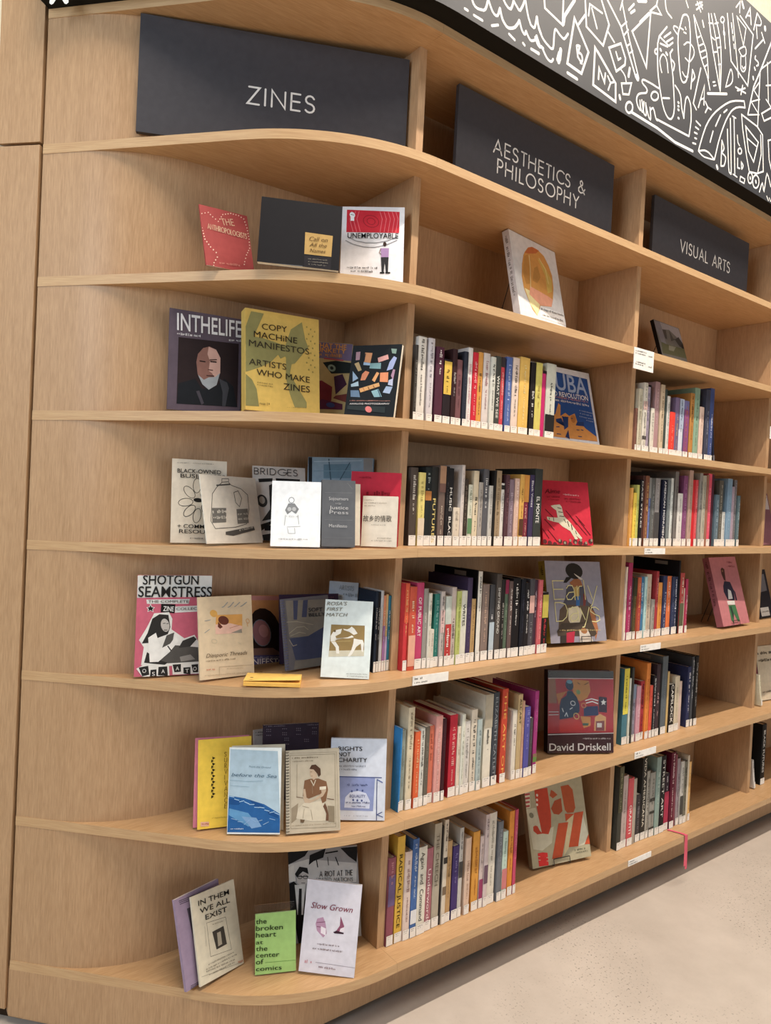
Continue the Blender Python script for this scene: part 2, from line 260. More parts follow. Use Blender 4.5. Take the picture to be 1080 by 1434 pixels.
COVERS=[
["red_zine","brick red zine with dotted border and hand-lettered title, top zine shelf",1,-0.4695,0.1962,1.7608,-0.009,0.265,0.053,0.115,0.1449,0.004,"#a03a38",[["e","#e0c0a8",8,39,1229,14,4,-2,-15],["e","#e0c0a8",8,116,1262,14,4,-2,-15],["e","#e0c0a8",8,193,1295,14,4,-2,-15],["e","#e0c0a8",8,240,1253,14,4,-2,-15],["e","#e0c0a8",8,288,1210,14,4,-2,-15],["e","#e0c0a8",8,349,1170,14,4,-2,-15],["e","#e0c0a8",8,411,1130,14,4,-2,-15],["e","#e0c0a8",8,454,1196,14,4,-2,-15],["e","#e0c0a8",8,497,1262,14,4,-2,-15],["e","#e0c0a8",8,541,1329,14,4,-2,-15],["e","#e0c0a8",8,607,1355,15,4,-2,-15],["e","#e0c0a8",8,674,1381,15,4,-2,-15],["e","#e0c0a8",8,741,1408,15,4,-2,-15],["e","#e0c0a8",8,804,1405,15,4,-2,-15],["e","#e0c0a8",8,868,1403,15,4,-2,-15],["e","#e0c0a8",8,932,1400,15,4,-2,-15],["e","#e0c0a8",8,992,1373,15,4,-2,-15],["e","#e0c0a8",8,1053,1346,15,4,-2,-15],["e","#e0c0a8",8,1070,1275,15,4,-2,-15],["e","#e0c0a8",8,1087,1203,15,4,-2,-15],["e","#e0c0a8",8,1104,1132,15,4,-2,-15],["e","#e0c0a8",8,1109,1063,15,4,-2,-15],["e","#e0c0a8",8,1114,994,15,4,-2,-15],["e","#e0c0a8",8,1119,925,15,3,-2,-15],["e","#e0c0a8",8,1124,856,15,3,-2,-15],["e","#e0c0a8",8,1118,779,15,3,-2,-15],["e","#e0c0a8",8,1112,703,15,3,-2,-15],["e","#e0c0a8",8,1105,628,15,3,-2,-15],["e","#e0c0a8",8,1071,564,15,3,-2,-15],["e","#e0c0a8",8,1037,501,15,3,-2,-15],["e","#e0c0a8",8,1003,438,15,3,-2,-15],["e","#e0c0a8",8,969,348,15,3,-2,-15],["e","#e0c0a8",8,935,258,15,3,-2,-15],["e","#e0c0a8",8,915,185,15,3,-2,-15],["e","#e0c0a8",8,-2,866,16,4,-2,-17],["e","#e0c0a8",8,7,801,16,4,-2,-17],["e","#e0c0a8",8,17,736,16,4,-2,-17],["e","#e0c0a8",8,26,671,16,4,-2,-17],["e","#e0c0a8",8,35,606,16,4,-2,-17],["e","#e0c0a8",8,72,552,16,4,-2,-17],["e","#e0c0a8",8,109,497,16,4,-2,-17],["e","#e0c0a8",8,146,443,16,4,-2,-17],["e","#e0c0a8",8,204,389,16,4,-2,-17],["e","#e0c0a8",8,263,334,16,3,-2,-17],["e","#e0c0a8",8,277,229,16,3,-2,-17],["e","#e0c0a8",8,229,152,16,3,-2,-16],["e","#e0c0a8",8,181,75,16,3,-2,-16],["e","#e0c0a8",8,165,5,16,3,-2,-16]],[["t","#d0a888","THE",508,1055,803,1116,149,"s"],["t","#d0a888","ANTHROPOLOGISTS",134,883,1066,842,124,"s"],["d","#c07a68",311,75,796,109,55]],{}],
["black_book","wide black book with a gold panel low on its cover",1,-0.388,0.1185,1.7688,-0.4945,0.1369,-0.0202,0.1761,0.1488,0.012,"#19181c",[["p","#b8924a",[983,791,1586,781,1579,297,994,291]],["p","#242126",[1001,0,996,255,1581,277,1584,0]],["p","#6c7074",[329,0,972,16,971,0]]],[["t","#5c4420","Call on",1082,602,1482,617,113,"i"],["t","#5c4420","All the",1090,473,1470,485,103,"i"],["t","#5c4420","Names",1107,341,1449,353,103,"i"],["d","#7a7468",1084,174,1498,184,31],["d","#7a7468",1087,112,1511,123,31],["d","#7a7468",1091,51,1495,59,31]],{}],
["white_comic","white comic with a red striped banner and a small standing man",1,-0.1697,0.1297,1.7704,-0.6694,0.1728,0.0256,0.1482,0.1979,0.006,"#e6e6ea",[["p","#d4142e",[109,1898,1363,1860,1365,1317,113,1320]],["o","#8c0c1c",13,18,691,1606,96,1,19,-82],["o","#8c0c1c",13,18,691,1606,181,3,36,-154],["l","#f0707c",14,[898,1853,956,1668,912,1333]],["l","#f0707c",14,[994,1854,1052,1670,1008,1334]],["l","#f0707c",14,[1090,1856,1148,1671,1104,1336]],["l","#f0707c",14,[1186,1857,1244,1673,1200,1338]],["l","#f0707c",14,[1272,1859,1330,1674,1285,1339]],["l","#f0707c",14,[228,1854,182,1656,273,1334]],["l","#f0707c",14,[314,1855,267,1657,358,1335]],["l","#f0707c",14,[400,1856,353,1659,443,1337]],["l","#8d8d92",17,[105,1107,284,1013,525,948,791,941,1054,1003,1316,1127]],["l","#8d8d92",17,[144,1205,334,1105,575,1052,840,1056,1104,1118,1341,1225]],["e","#f4f4f4",18,242,1761,64,1,14,-74],["p","#f4f4f4",[202,1702,287,1704,290,1611,205,1610]],["l","#222",12,[204,1772,275,1756]],["e","#3a2620",8,1032,1025,42,1,2,-63],["p","#a985b8",[940,921,1136,924,1131,685,957,682]],["l","#7a5a50",17,[940,910,911,806,955,762]],["p","#2b2b30",[951,693,1131,696,1125,312,1078,311,1044,582,1025,310,978,309]],["p","#222",[935,320,1041,321,1042,282,937,280]],["p","#222",[1067,322,1178,324,1179,284,1068,282]]],[["t","#18181a","UNEMPLOYABLE",146,1160,1347,1168,161,"b"],["d","#222",162,396,870,392,51],["d","#222",255,308,767,300,51]],{}],
["life_magazine","dark mauve magazine with a bald bearded man on a black photo",2,-0.5045,0.3001,1.4528,-0.1432,0.046,0.0056,0.1692,0.2301,0.006,"#5b4f5c",[["p","#2b2022",[207,1664,1611,1708,1613,202,204,142]],["p","#1b1f25",[213,142,227,605,608,760,778,541,1072,611,1291,842,1504,679,1617,206]],["p","#8a6055",[656,1335,771,1489,917,1547,1076,1495,1180,1313,1184,960,1071,667,925,548,775,669,660,876,625,1147]],["p","#c79d90",[899,1538,1076,1491,1180,1313,1184,960,1086,799,989,935,914,981,935,1206,876,1365]],["p","#99a1a8",[669,859,809,756,918,825,1066,852,1179,959,1108,671,926,539,775,651]],["l","#2a1a18",33,[954,1200,1084,1204]],["l","#2a1a18",29,[706,1180,825,1177]],["l","#4a2f2a",26,[935,1234,1092,1261]],["l","#5a3a34",26,[904,1002,1006,1002]],["l","#3a2220",22,[871,862,1037,871]],["p","#3d4048",[1160,826,1350,755,1401,630,1327,192,1252,184,1252,520]],["p","#45424c",[635,470,707,496,824,215,770,172]]],[["t","#dedee0","INTHELIFE",167,1821,1669,1862,383,"h"],["d","#dedee0",174,1708,709,1729,54],["d","#dedee0",1371,1737,1658,1756,56]],{}],
["yellow_manifesto","thick yellow paperback about copy machine zines with a grey-green spade shape",2,-0.3601,0.2013,1.4612,-0.1454,0.1214,0.01,0.1829,0.2378,0.03,"#d8b64c",[["p","#928d50",[11,1937,140,2314,445,2307,310,1983,195,1722,423,1718,654,1676,1085,1584,1084,1431,847,1285,789,1372,613,1179,383,1037,10,870]],["p","#928d50",[1108,2029,1392,2247,1469,1851,1549,1649,1323,1367,1202,1216,1122,1187,1081,972,1198,757,1495,312,1494,182,1194,164,1077,459,981,827,984,1303,926,1486]],["p","#85824a",[10,824,155,712,267,502,323,101,9,89]],["e","#a09040",8,1513,2149,18,3,0,-23],["e","#a09040",8,1615,2106,19,3,0,-23],["e","#a09040",8,1717,2063,19,3,0,-24],["e","#a09040",8,1562,1981,18,3,0,-23],["e","#a09040",8,1664,1938,19,3,0,-23],["e","#a09040",8,1510,1857,18,3,0,-23],["e","#a09040",8,1612,1813,18,3,0,-23],["e","#a09040",8,1714,1769,19,3,0,-23],["e","#a09040",8,1559,1689,18,3,0,-23],["e","#a09040",8,1661,1645,19,3,0,-23],["e","#a09040",8,1507,1565,18,3,0,-23],["e","#a09040",8,1609,1521,18,2,0,-23],["e","#a09040",8,1711,1476,19,2,0,-23],["e","#a09040",8,1556,1397,18,2,0,-23],["e","#a09040",8,1658,1352,18,2,0,-23],["e","#a09040",8,1504,1274,18,2,0,-23],["e","#a09040",8,1606,1229,18,2,0,-23],["e","#a09040",8,1708,1184,19,2,0,-23],["e","#a09040",8,1554,1107,18,2,0,-23],["e","#a09040",8,1655,1061,18,2,0,-23]],[["t","#30281e","COPY",395,1921,1012,1942,166,"n"],["t","#30281e","MACHiNE",199,1713,1262,1701,172,"n"],["t","#40382a","MANIFESTOS",82,1485,1567,1472,177,"n"],["t","#40382a","ARTISTS",81,1054,982,1032,171,"n"],["t","#30281e","WHO MAKE",259,826,1571,790,171,"n"],["t","#30281e","ZINES",911,558,1575,554,180,"n"],["d","#7a6a34",277,643,668,637,30],["d","#7a6a34",277,587,649,578,30],["d","#7a6a34",304,146,570,144,55],["d","#6a5a2c",996,133,1494,168,19]],{}],
["comic_funk","small comic with orange lettering half hidden behind the black photo zine",2,-0.174,0.2543,1.4621,-0.5356,0.1585,-0.0052,0.1117,0.2043,0.005,"#bfa96e",[["p","#75698f",[12,2031,1109,2035,1089,1590,22,1620]],["p","#b84a58",[399,1631,899,1609,890,1574,395,1592]],["p","#1f2a2b",[373,1500,694,1570,1087,1544,1066,1271,602,1225]],["e","#86a298",18,606,1372,97,7,21,-92],["e","#2a3535",18,606,1372,43,3,10,-44],["p","#7f2834",[77,973,374,1028,640,880,635,523,368,282,112,276]],["p","#45243f",[670,1151,883,1235,1003,974,735,686]],["p","#5e2444",[398,550,918,454,924,310,112,276]],["e","#3a4a86",18,619,410,107,7,22,-64],["p","#7a3a34",[736,664,1014,728,1002,504,675,592]]],[["t","#dc9a30","WHAT THE",95,1879,953,1874,131,"h"],["t","#dc9a30","FUNKETY",101,1761,946,1772,113,"h"],["d","#dc9a30",128,1651,842,1657,95]],{}],
["film_zine","black photography zine covered with orange and blue film rolls",2,-0.1423,0.1267,1.4639,-1.0428,0.1681,-0.0092,0.1272,0.1761,0.012,"#1d2226",[["p","#b08a98",[102,1598,215,1605,221,1401,120,1393]],["p","#d8945f",[342,1580,535,1564,513,1319,341,1345]],["p","#9cbcdc",[337,1340,513,1315,510,1256,336,1270]],["p","#dda098",[685,1438,939,1516,976,1403,723,1325]],["p","#78a6ac",[514,1309,790,1313,799,1165,509,1181]],["p","#a4b2e0",[1007,1329,1098,1470,1179,1425,1105,1159,959,1116]],["p","#bfa470",[98,1307,205,1348,313,1143,227,1112]],["p","#e08a60",[337,1046,416,1126,522,1086,437,896,315,887]],["p","#e0a060",[615,894,710,1093,780,1060,688,841]],["p","#e8905e",[801,1070,1008,1077,1028,836,819,849]],["p","#bc90ac",[1084,992,1118,1148,1173,1137,1152,887]],["p","#e0a864",[309,686,800,829,834,740,356,591]],["p","#98b8d6",[78,1126,251,941,116,858]],["p","#b0d0e0",[79,795,261,867,289,750,93,731]],["p","#6888a8",[89,646,304,644,361,475,116,486]],["p","#88b8c4",[630,621,810,672,923,483,727,474]],["p","#a4bada",[931,587,998,739,1162,721,1108,555]],["p","#c0c8e4",[1044,884,1147,925,1160,741,1036,774]],["p","#88a69a",[1008,1656,1152,1641,1145,1525,1045,1538]],["l","#c07a40",19,[407,707,463,622]],["l","#8a5a2c",19,[538,726,581,652]],["l","#8a5a2c",19,[667,757,708,693]],["l","#26405c",19,[802,651,890,484]],["l","#1c2a3a",17,[358,1547,349,1366]],["p","#2d373a",[67,275,1042,241,1051,91,64,184]],["e","#e47c7a",18,624,178,84,0,25,-78]],[["d","#c88a7c",116,378,1144,369,26],["t","#e8e4e4","ANALOG PHOTOGRAPHY",117,294,1143,291,47,"b"]],{}],
["flower_zine","beige zine with a black outlined flower, leftmost on its shelf",3,-0.4889,0.2857,1.1517,-0.1922,0.0811,0.006,0.1247,0.1917,0.003,"#d8cdb9",[["o","#34322f",12,18,398,1164,125,-100,-34,-90],["o","#34322f",12,18,566,1320,18,-164,-87,-41],["o","#34322f",12,18,318,928,156,40,47,-82],["o","#34322f",12,18,407,734,100,129,87,-34],["o","#34322f",12,18,581,629,10,164,92,23],["o","#34322f",12,18,796,746,108,-124,-50,-83],["o","#34322f",12,18,786,1194,103,132,89,-34],["e","#23211f",18,595,987,103,4,19,-48]],[["t","#2c2a28","BLACK-OWNED",116,1600,1108,1610,109,"b"],["t","#2c2a28","BUSINESSES",188,1489,1205,1503,104,"b"],["t","#2c2a28","+ COMMUNITY",145,342,1223,331,103,"b"],["t","#2c2a28","RESOURCES",185,223,1215,209,103,"b"],["d","#5c574e",432,97,712,90,33],["d","#8a8478",111,1817,351,1821,22],["d","#8a8478",458,1822,948,1829,22]],{}],
["jug_zine","cream zine with a pencil drawing of a plastic jug",3,-0.4347,0.2069,1.1556,0.2695,0.2433,-0.0034,0.1653,0.1587,0.003,"#dfd9cb",[["l","#4a4946",14,[622,1516,819,1528,809,1453,610,1431,622,1516]],["l","#4a4946",14,[609,1425,441,1304,298,1147,173,513,276,340,867,375,1210,456,1338,814,1346,1162,1160,1299,882,1371,806,1436]],["l","#4a4946",14,[929,1202,1065,1248,1148,1068,1053,864,952,964,929,1202]],["l","#5a5955",34,[447,1349,836,1392]],["p","#77756f",[240,815,650,825,603,490,207,470]],["p","#77756f",[950,805,1295,825,1280,479,935,454]],["p","#55534f",[558,268,1416,400,1447,308,767,173,548,197]]],[["d","#e0dcd0",236,689,620,707,78],["d","#e0dcd0",246,558,601,573,66],["d","#d0ccc0",965,658,1272,674,57],["d","#d0ccc0",963,544,1270,559,57],["d","#d8d4c8",960,279,1386,348,46]],{}],
["bridges_zine","grey collage zine with typewriter title behind the small white zine",3,-0.2882,0.2738,1.1587,-0.2047,0.1789,0.0149,0.1348,0.1847,0.003,"#c4bfb9",[["p","#1d1d1d",[136,1524,497,1552,495,1468,152,1436]],["p","#1d1d1d",[576,1555,1206,1552,1204,1473,586,1478]],["p","#2f2e2d",[402,1369,537,1434,507,541,207,477,421,776]],["e","#3a3938",18,222,977,131,4,20,-156],["e","#a09a92",18,222,995,72,2,11,-93],["p","#25241f",[75,358,446,481,444,411,114,184]],["p","#1d1d1d",[265,373,456,375,453,246,274,244]],["p","#2a2927",[237,0,213,139,440,176,436,0]],["p","#8a867f",[953,1390,1294,1343,1205,315,870,488]]],[["t","#3a3836","BRIDGES",36,1633,1158,1629,155,"s"]],{}],
["small_white_zine","small white zine with a grey drawing of a seated figure",3,-0.3261,0.1162,1.1577,-0.5054,0.1618,0.0168,0.1093,0.1469,0.012,"#eff3f5",[["o","#8d9093",13,8,437,1041,63,2,2,-65],["p","#85888b",[370,963,507,968,606,842,545,733,449,794,356,716,301,811]],["e","#b8bbbd",8,395,835,47,1,1,-48],["e","#b8bbbd",8,500,839,47,1,1,-48],["l","#a4a7aa",11,[315,699,295,469]],["l","#a4a7aa",11,[588,707,615,499]],["l","#a4a7aa",11,[349,433,647,457]],["l","#a4a7aa",11,[365,407,389,291,536,294,522,411]]],[["d","#a9acae",332,662,589,659,32],["d","#85888b",174,148,813,152,32]],{}],
["glass_book","wide blue book with glassy architecture behind the dark grey zine",3,-0.1529,0.261,1.1634,-0.7371,0.0606,0.0203,0.1662,0.2084,0.02,"#86a2b6",[["p","#1b1b1f",[8,2074,100,2076,151,464,66,461]],["p","#5f8499",[399,1901,1095,1930,1108,1570,412,1552]],["l","#3d5a6c",30,[528,2037,596,1527]],["l","#3d5a6c",24,[1063,1959,837,1533]],["l","#a9c4d4",18,[153,1968,1363,2020]],["l","#6f93a8",18,[162,1727,1432,1770]],["p","#8e8e8c",[1409,2069,1637,2074,1659,1106,1444,1100]]],[],{}],
["grey_manifesto","dark grey booklet with thin pale lettering and cream page edges",3,-0.2258,0.0653,1.1611,-0.4057,0.147,0.0109,0.0767,0.1513,0.02,"#5e6166",[["l","#7a7d80",8,[63,1220,692,1234]],["l","#7a7d80",8,[72,599,697,607]],["l","#7a7d80",8,[579,1460,691,1328]],["l","#7a7d80",8,[77,197,701,207]]],[["t","#b9babb","Sojourners",157,1050,600,1056,87,"n"],["d","#9a9b9c",311,958,431,957,43],["t","#b9babb","Justice",171,845,602,849,92,"n"],["t","#b9babb","Press",172,737,603,740,92,"n"],["t","#b9babb","Manifesto",166,435,578,436,86,"n"]],{}],
["red_booklet","plain red booklet standing behind the cream notebook",3,-0.1173,0.1238,1.1627,-0.7932,0.0823,0.0009,0.1212,0.1751,0.008,"#c81234",[],[["d","#8a0a20",395,1194,1028,1201,103],["d","#a00c28",196,1587,486,1594,46]],{}],
["cream_notebook","cream notebook with brushed Chinese characters in front of the red booklet",3,-0.1234,0.0581,1.1626,-0.7686,0.1535,0.0235,0.0822,0.1179,0.01,"#dfd3bf",[],[["t","#3a342c","\u6545\u4e61\u7684\u60c5\u6b4c",28,584,690,592,134,"n"],["d","#8a8070",38,1066,251,1065,28],["d","#8a8070",41,998,561,1000,28],["d","#8a8070",44,931,302,932,28],["d","#8a8070",375,183,707,183,28],["d","#8a8070",239,118,710,122,28],["d","#8a8070",222,489,555,493,22]],{}],
["pink_zine_collection","pink cut-and-paste zine collection with a photo of a long-haired woman",4,-0.5482,0.3146,0.8469,-0.2926,0.0295,0.0043,0.1639,0.2283,0.014,"#cb5c74",[["p","#d2d3cf",[1,2279,812,2283,1639,2283,1639,1796,4,1778]],["p","#d8d8d4",[203,1736,1153,1744,1131,1634,219,1642]],["p","#e6e4e0",[210,1562,273,1574,296,1650,329,1574,394,1560,352,1514,367,1452,302,1488,234,1454,250,1515]],["p","#1f1e1e",[230,1556,281,1566,297,1620,319,1566,374,1554,339,1520,349,1471,301,1499,251,1472,265,1521]],["p","#1f1e1e",[528,1639,841,1623,822,1419,522,1450]],["p","#d8d8d4",[835,1574,1628,1602,1633,1464,835,1433]],["p","#e2e0da",[381,1425,704,1448,782,1297,775,1053,1067,841,1290,918,1395,737,1435,240,644,215,142,262,186,662,78,826,227,1091]],["p","#55524e",[671,919,838,983,796,699,1394,627,1406,296,720,280,485,330]],["p","#302e2c",[204,313,259,553,509,369,719,294,643,243]],["p","#2f2d2b",[256,983,347,1304,498,1404,693,1386,747,1108,696,946,491,869,277,754,142,749]],["e","#beb8b0",18,631,1151,94,-2,22,-150],["l","#4a4644",16,[583,1192,635,1197]],["l","#4a4644",16,[661,1185,700,1190]],["l","#5a5450",19,[614,1042,679,1041]],["p","#e8e6e0",[273,875,435,984,528,706,506,599,756,727,880,914,932,777,750,537,511,323,326,322]],["p","#3c3a38",[1029,788,1272,883,1339,815,1206,654,943,626]],["l","#3a3836",27,[706,674,774,577]],["p","#8f8b86",[976,421,1213,468,1324,354,1007,311]],["p","#e2e0da",[180,0,43,185,255,298,747,239,768,0]],["p","#e2e0da",[811,277,1433,281,1470,18,834,18]],["p","#2b2a29",[93,210,295,242,328,39,176,6]],["p","#2b2a29",[343,0,350,146,478,154,484,0]],["p","#2b2a29",[520,207,709,213,730,0,684,0,514,18]],["p","#2b2a29",[825,249,1009,256,1015,78,871,71]],["p","#2b2a29",[1065,172,1223,179,1230,6,1075,35]],["p","#2b2a29",[1243,233,1394,241,1401,54,1286,53]]],[["t","#262524","SHOTGUN",114,2080,1336,2081,210,"h"],["t","#262524","SEAMSTRESS",23,1802,1649,1788,236,"h"],["t","#3a3938","THE COMPLETE",244,1666,1130,1659,70,"n"],["t","#e8e6e2","ZINE",573,1479,802,1466,108,"h"],["t","#4a4846","COLLECTION",864,1492,1626,1500,71,"n"],["t","#dcdad6","O",181,83,262,96,102,"b"],["t","#dcdad6","S",388,10,450,13,103,"b"],["t","#dcdad6","A",585,61,663,63,103,"b"],["t","#dcdad6","A",896,113,974,115,104,"b"],["t","#dcdad6","T",1117,49,1191,52,104,"b"],["t","#dcdad6","O",1285,92,1365,94,105,"b"]],{}],
["threads_zine","tan zine with an orange sun and a reclining woman drawing",4,-0.4351,0.2097,0.8504,-0.0242,0.1819,0.008,0.1309,0.1842,0.006,"#dcc5a0",[["e","#dfa640",18,361,1458,88,-5,12,-83],["p","#e4a446",[417,1419,1059,1402,1041,969,387,986]],["p","#ecbca6",[395,1206,741,1214,1048,1128,1041,969,387,986]],["e","#6d3626",18,593,1287,127,-8,18,-103],["p","#6d3626",[460,1268,570,1139,506,1104,450,1148]],["p","#969080",[762,990,1030,1066,1041,969]],["l","#c07a5a",11,[737,1101,974,1152]],["l","#949ea2",16,[566,1587,610,1598,707,1697]],["l","#949ea2",16,[711,1579,755,1590,853,1689]],["l","#949ea2",16,[873,1584,903,1596,1010,1681]],["l","#949ea2",17,[1021,1581,1067,1595,1181,1672]],["l","#949ea2",13,[144,1303,285,1320]],["l","#949ea2",13,[135,1037,250,1109]],["o","#c8bc9c",11,18,354,834,62,-5,9,-48],["l","#c8bc9c",11,[929,760,1001,713]],["o","#d8a060",14,18,1187,1234,42,-3,5,-49],["l","#d8a060",14,[1170,1180,1182,1110]],["l","#b8a080",8,[446,61,452,251,1264,222]]],[["t","#6d5c46","Diasporic Threads",145,482,1143,469,105,"i"],["d","#6d5c46",142,393,841,383,34],["d","#c4523e",150,203,337,194,42],["d","#b09878",630,185,1029,165,21],["d","#a89070",105,83,1227,46,21]],{}],
["manifesto_zine","orange zine with a curly-haired face seen through an oval mirror",4,-0.334,0.2345,0.8655,0.3143,0.2467,-0.0707,0.1592,0.1663,0.006,"#cf955c",[["p","#c98a8a",[26,1662,1532,1640,1556,1533,16,1558]],["e","#2c1e1d",18,968,785,540,-30,24,-562],["p","#2c1e1d",[456,569,1579,594,1556,219,469,299]],["p","#80605c",[118,413,1194,353,1561,150,178,218]],["e","#a0707f",18,852,743,298,-16,15,-317],["e","#c4909c",18,919,785,162,-8,10,-158],["o","#6f86a0",18,18,852,743,306,-17,15,-323],["p","#504f86",[77,0,101,245,1572,161,1592,3,1592,0]]],[["t","#e6e2e6","MANIFESTO",61,33,1544,-67,139,"h"],["d","#b9b4cc",253,168,1518,91,35],["d","#c4c0d4",592,-85,1534,-153,30]],{}],
["spiral_notebook","spiral notebook with a blue-grey denim photo cover",4,-0.234,0.18,0.8571,-0.0099,0.1809,0.0429,0.1313,0.1689,0.008,"#66646a",[["p","#807a70",[112,1643,1309,1586,1243,923,580,723,137,775]],["p","#414866",[151,744,652,745,1096,909,1280,920,1201,129,257,226]],["p","#454a68",[316,1631,454,1625,384,1166,292,1176]],["p","#454a68",[593,1613,727,1614,652,1200,520,1213]],["l","#a09a88",18,[144,863,361,988,569,981,666,895]],["l","#a09a88",15,[173,800,419,862,588,813]],["l","#a09a88",15,[131,716,219,557,323,574]],["l","#a09a88",15,[101,1136,373,1122,818,1000]],["p","#76726a",[188,0,238,199,954,192,1201,129,1188,0]]],[["t","#20222c","SOFT",713,1322,1106,1302,109,"b"],["t","#20222c","BELLY",709,1206,1178,1184,97,"b"]],{"spiral":"#5a5f90"}],
["dark_purple_book","dark purple book just showing above the spiral notebook",4,-0.2174,0.2435,0.8582,-0.2866,0.1564,0.0196,0.1516,0.1689,0.01,"#3a2840",[],[["d","#7a4a58",982,1578,1378,1582,31]],{}],
["match_zine","pale mint zine with a sepia photo of two wrestlers",4,-0.1931,0.0952,0.8582,-0.6061,0.1739,-0.0132,0.1121,0.1777,0.006,"#dce8e6",[["p","#957b46",[171,1201,952,1215,973,520,156,462]],["p","#cbc6ae",[156,596,971,657,973,520,156,462]],["p","#e6e4da",[221,1025,296,1081,425,1114,403,1006,285,936,309,886,569,928,668,977,714,936,585,901,352,894,283,827,379,703,398,546,331,543,308,679,182,821,174,936]],["e","#6a5630",8,262,1056,29,2,2,-29],["p","#e6e4da",[454,1118,543,1106,600,1132,649,1178,711,1132,796,1027,711,988,605,1051,471,1090]],["p","#e6e4da",[716,908,819,890,922,884,956,805,947,604,908,631,883,801,786,724,694,548,640,488,596,494,674,647,708,792]],["l","#c0a868",9,[183,807,647,846]]],[["t","#74746a","ROSA'S",33,1635,514,1659,99,"i"],["t","#74746a","FIRST",39,1510,428,1529,93,"i"],["t","#74746a","MATCH",33,1379,541,1404,93,"i"],["d","#8a9490",592,90,1076,98,25],["d","#8a9490",610,40,1080,41,25]],{}],
["pale_blue_zine","pale blue zine behind the mint wrestlers zine",4,-0.0821,0.2569,0.8598,-0.7195,0.0306,-0.0195,0.0752,0.1969,0.006,"#bcd2e8",[],[["t","#93aabf","ARTISTS",269,1774,645,1758,110,"s"],["d","#93aabf",378,1614,983,1596,90]],{}],
["yellow_survivance","bright yellow zine with a braided mark and vertical lettering",5,-0.422,0.2204,0.5079,-0.3278,0.1698,0.0205,0.1208,0.1955,0.004,"#f5cc08",[["p","#3a3010",[315,1568,386,1532,324,1493]],["p","#3a3010",[298,1504,351,1469,289,1430]],["p","#3a3010",[316,1437,388,1400,326,1361]],["p","#3a3010",[299,1372,353,1337,291,1299]],["p","#3a3010",[317,1305,389,1268,327,1230]],["p","#3a3010",[300,1241,354,1205,292,1167]],["p","#3a3010",[319,1174,390,1137,328,1099]],["p","#3a3010",[301,1110,355,1074,293,1036]],["p","#3a3010",[320,1043,391,1006,329,968]],["p","#3a3010",[303,979,356,943,295,906]],["p","#3a3010",[321,912,392,875,331,837]],["p","#3a3010",[304,848,357,813,296,776]],["p","#3a3010",[322,782,394,744,332,707]],["p","#3a3010",[305,718,359,683,297,645]],["p","#e8b090",[70,162,258,150,259,52,72,64]]],[["t","#8a6a08","S",588,1550,669,1548,97,"s"],["t","#8a6a08","U",589,1422,670,1419,97,"s"],["t","#8a6a08","R",590,1294,670,1291,97,"s"],["t","#8a6a08","V",590,1167,671,1164,97,"s"],["t","#8a6a08","I",591,1039,672,1036,97,"s"],["t","#8a6a08","V",592,912,673,909,96,"s"],["t","#8a6a08","A",593,786,674,782,96,"s"],["t","#8a6a08","N",594,659,675,655,96,"s"],["t","#8a6a08","C",595,533,676,529,96,"s"],["t","#8a6a08","E",596,407,676,403,96,"s"],["d","#b04030",93,104,241,92,34],["d","#a88a10",310,213,664,196,26]],{}],
["pink_zine_edge","pink zine peeking out behind the bright yellow zine",5,-0.4263,0.2349,0.5076,-0.3376,0.1654,0.0081,0.1229,0.1964,0.003,"#e0809a",[],[],{}],
["sea_zine","white bordered zine with a blue print of sea and rocks",5,-0.3742,0.1673,0.5085,-0.6488,0.1281,0.0418,0.1182,0.1877,0.003,"#e8f0f0",[["p","#abc6d6",[21,1840,1096,1803,1182,359,1182,33,10,39]],["p","#1560a4",[22,828,380,772,821,645,1171,444,1182,256,1182,33,10,39]],["p","#5698ca",[39,552,464,454,651,238,473,164,28,407]],["p","#78a4d2",[316,380,648,353,774,167,549,122]],["p","#0d4f90",[486,744,792,630,824,543,612,585]],["p","#0d4f90",[885,529,1144,415,1146,342,918,428]],["p","#0d4f90",[17,770,305,728,248,626,21,639]],["l","#a6d0ee",15,[30,814,137,797]],["l","#a6d0ee",15,[146,755,252,729]],["l","#a6d0ee",15,[261,696,366,720]],["l","#a6d0ee",15,[374,698,481,652]],["l","#a6d0ee",15,[489,639,595,643]],["l","#a6d0ee",15,[604,581,710,576]],["l","#a6d0ee",15,[717,583,823,566]],["l","#a6d0ee",15,[832,524,938,499]],["l","#a6d0ee",14,[947,466,1052,489]],["l","#a6d0ee",14,[1060,468,1167,422]],["l","#8cb6de",13,[91,335,212,307]],["l","#8cb6de",13,[236,271,357,265]],["l","#8cb6de",13,[381,207,499,309]],["l","#8cb6de",13,[520,338,643,267]],["l","#8cb6de",13,[665,274,785,311]],["l","#8cb6de",13,[810,210,929,269]],["l","#8cb6de",13,[950,341,1071,313]],["l","#8aa8ba",10,[34,1164,445,1137,778,1154]],["l","#8aa8ba",9,[53,1047,478,1021]]],[["t","#54748c","before the Sea",62,1252,1087,1218,91,"i"],["t","#6888a0","From the Ground",451,1445,953,1427,50,"i"],["d","#e0ecf4",83,104,361,106,26]],{}],
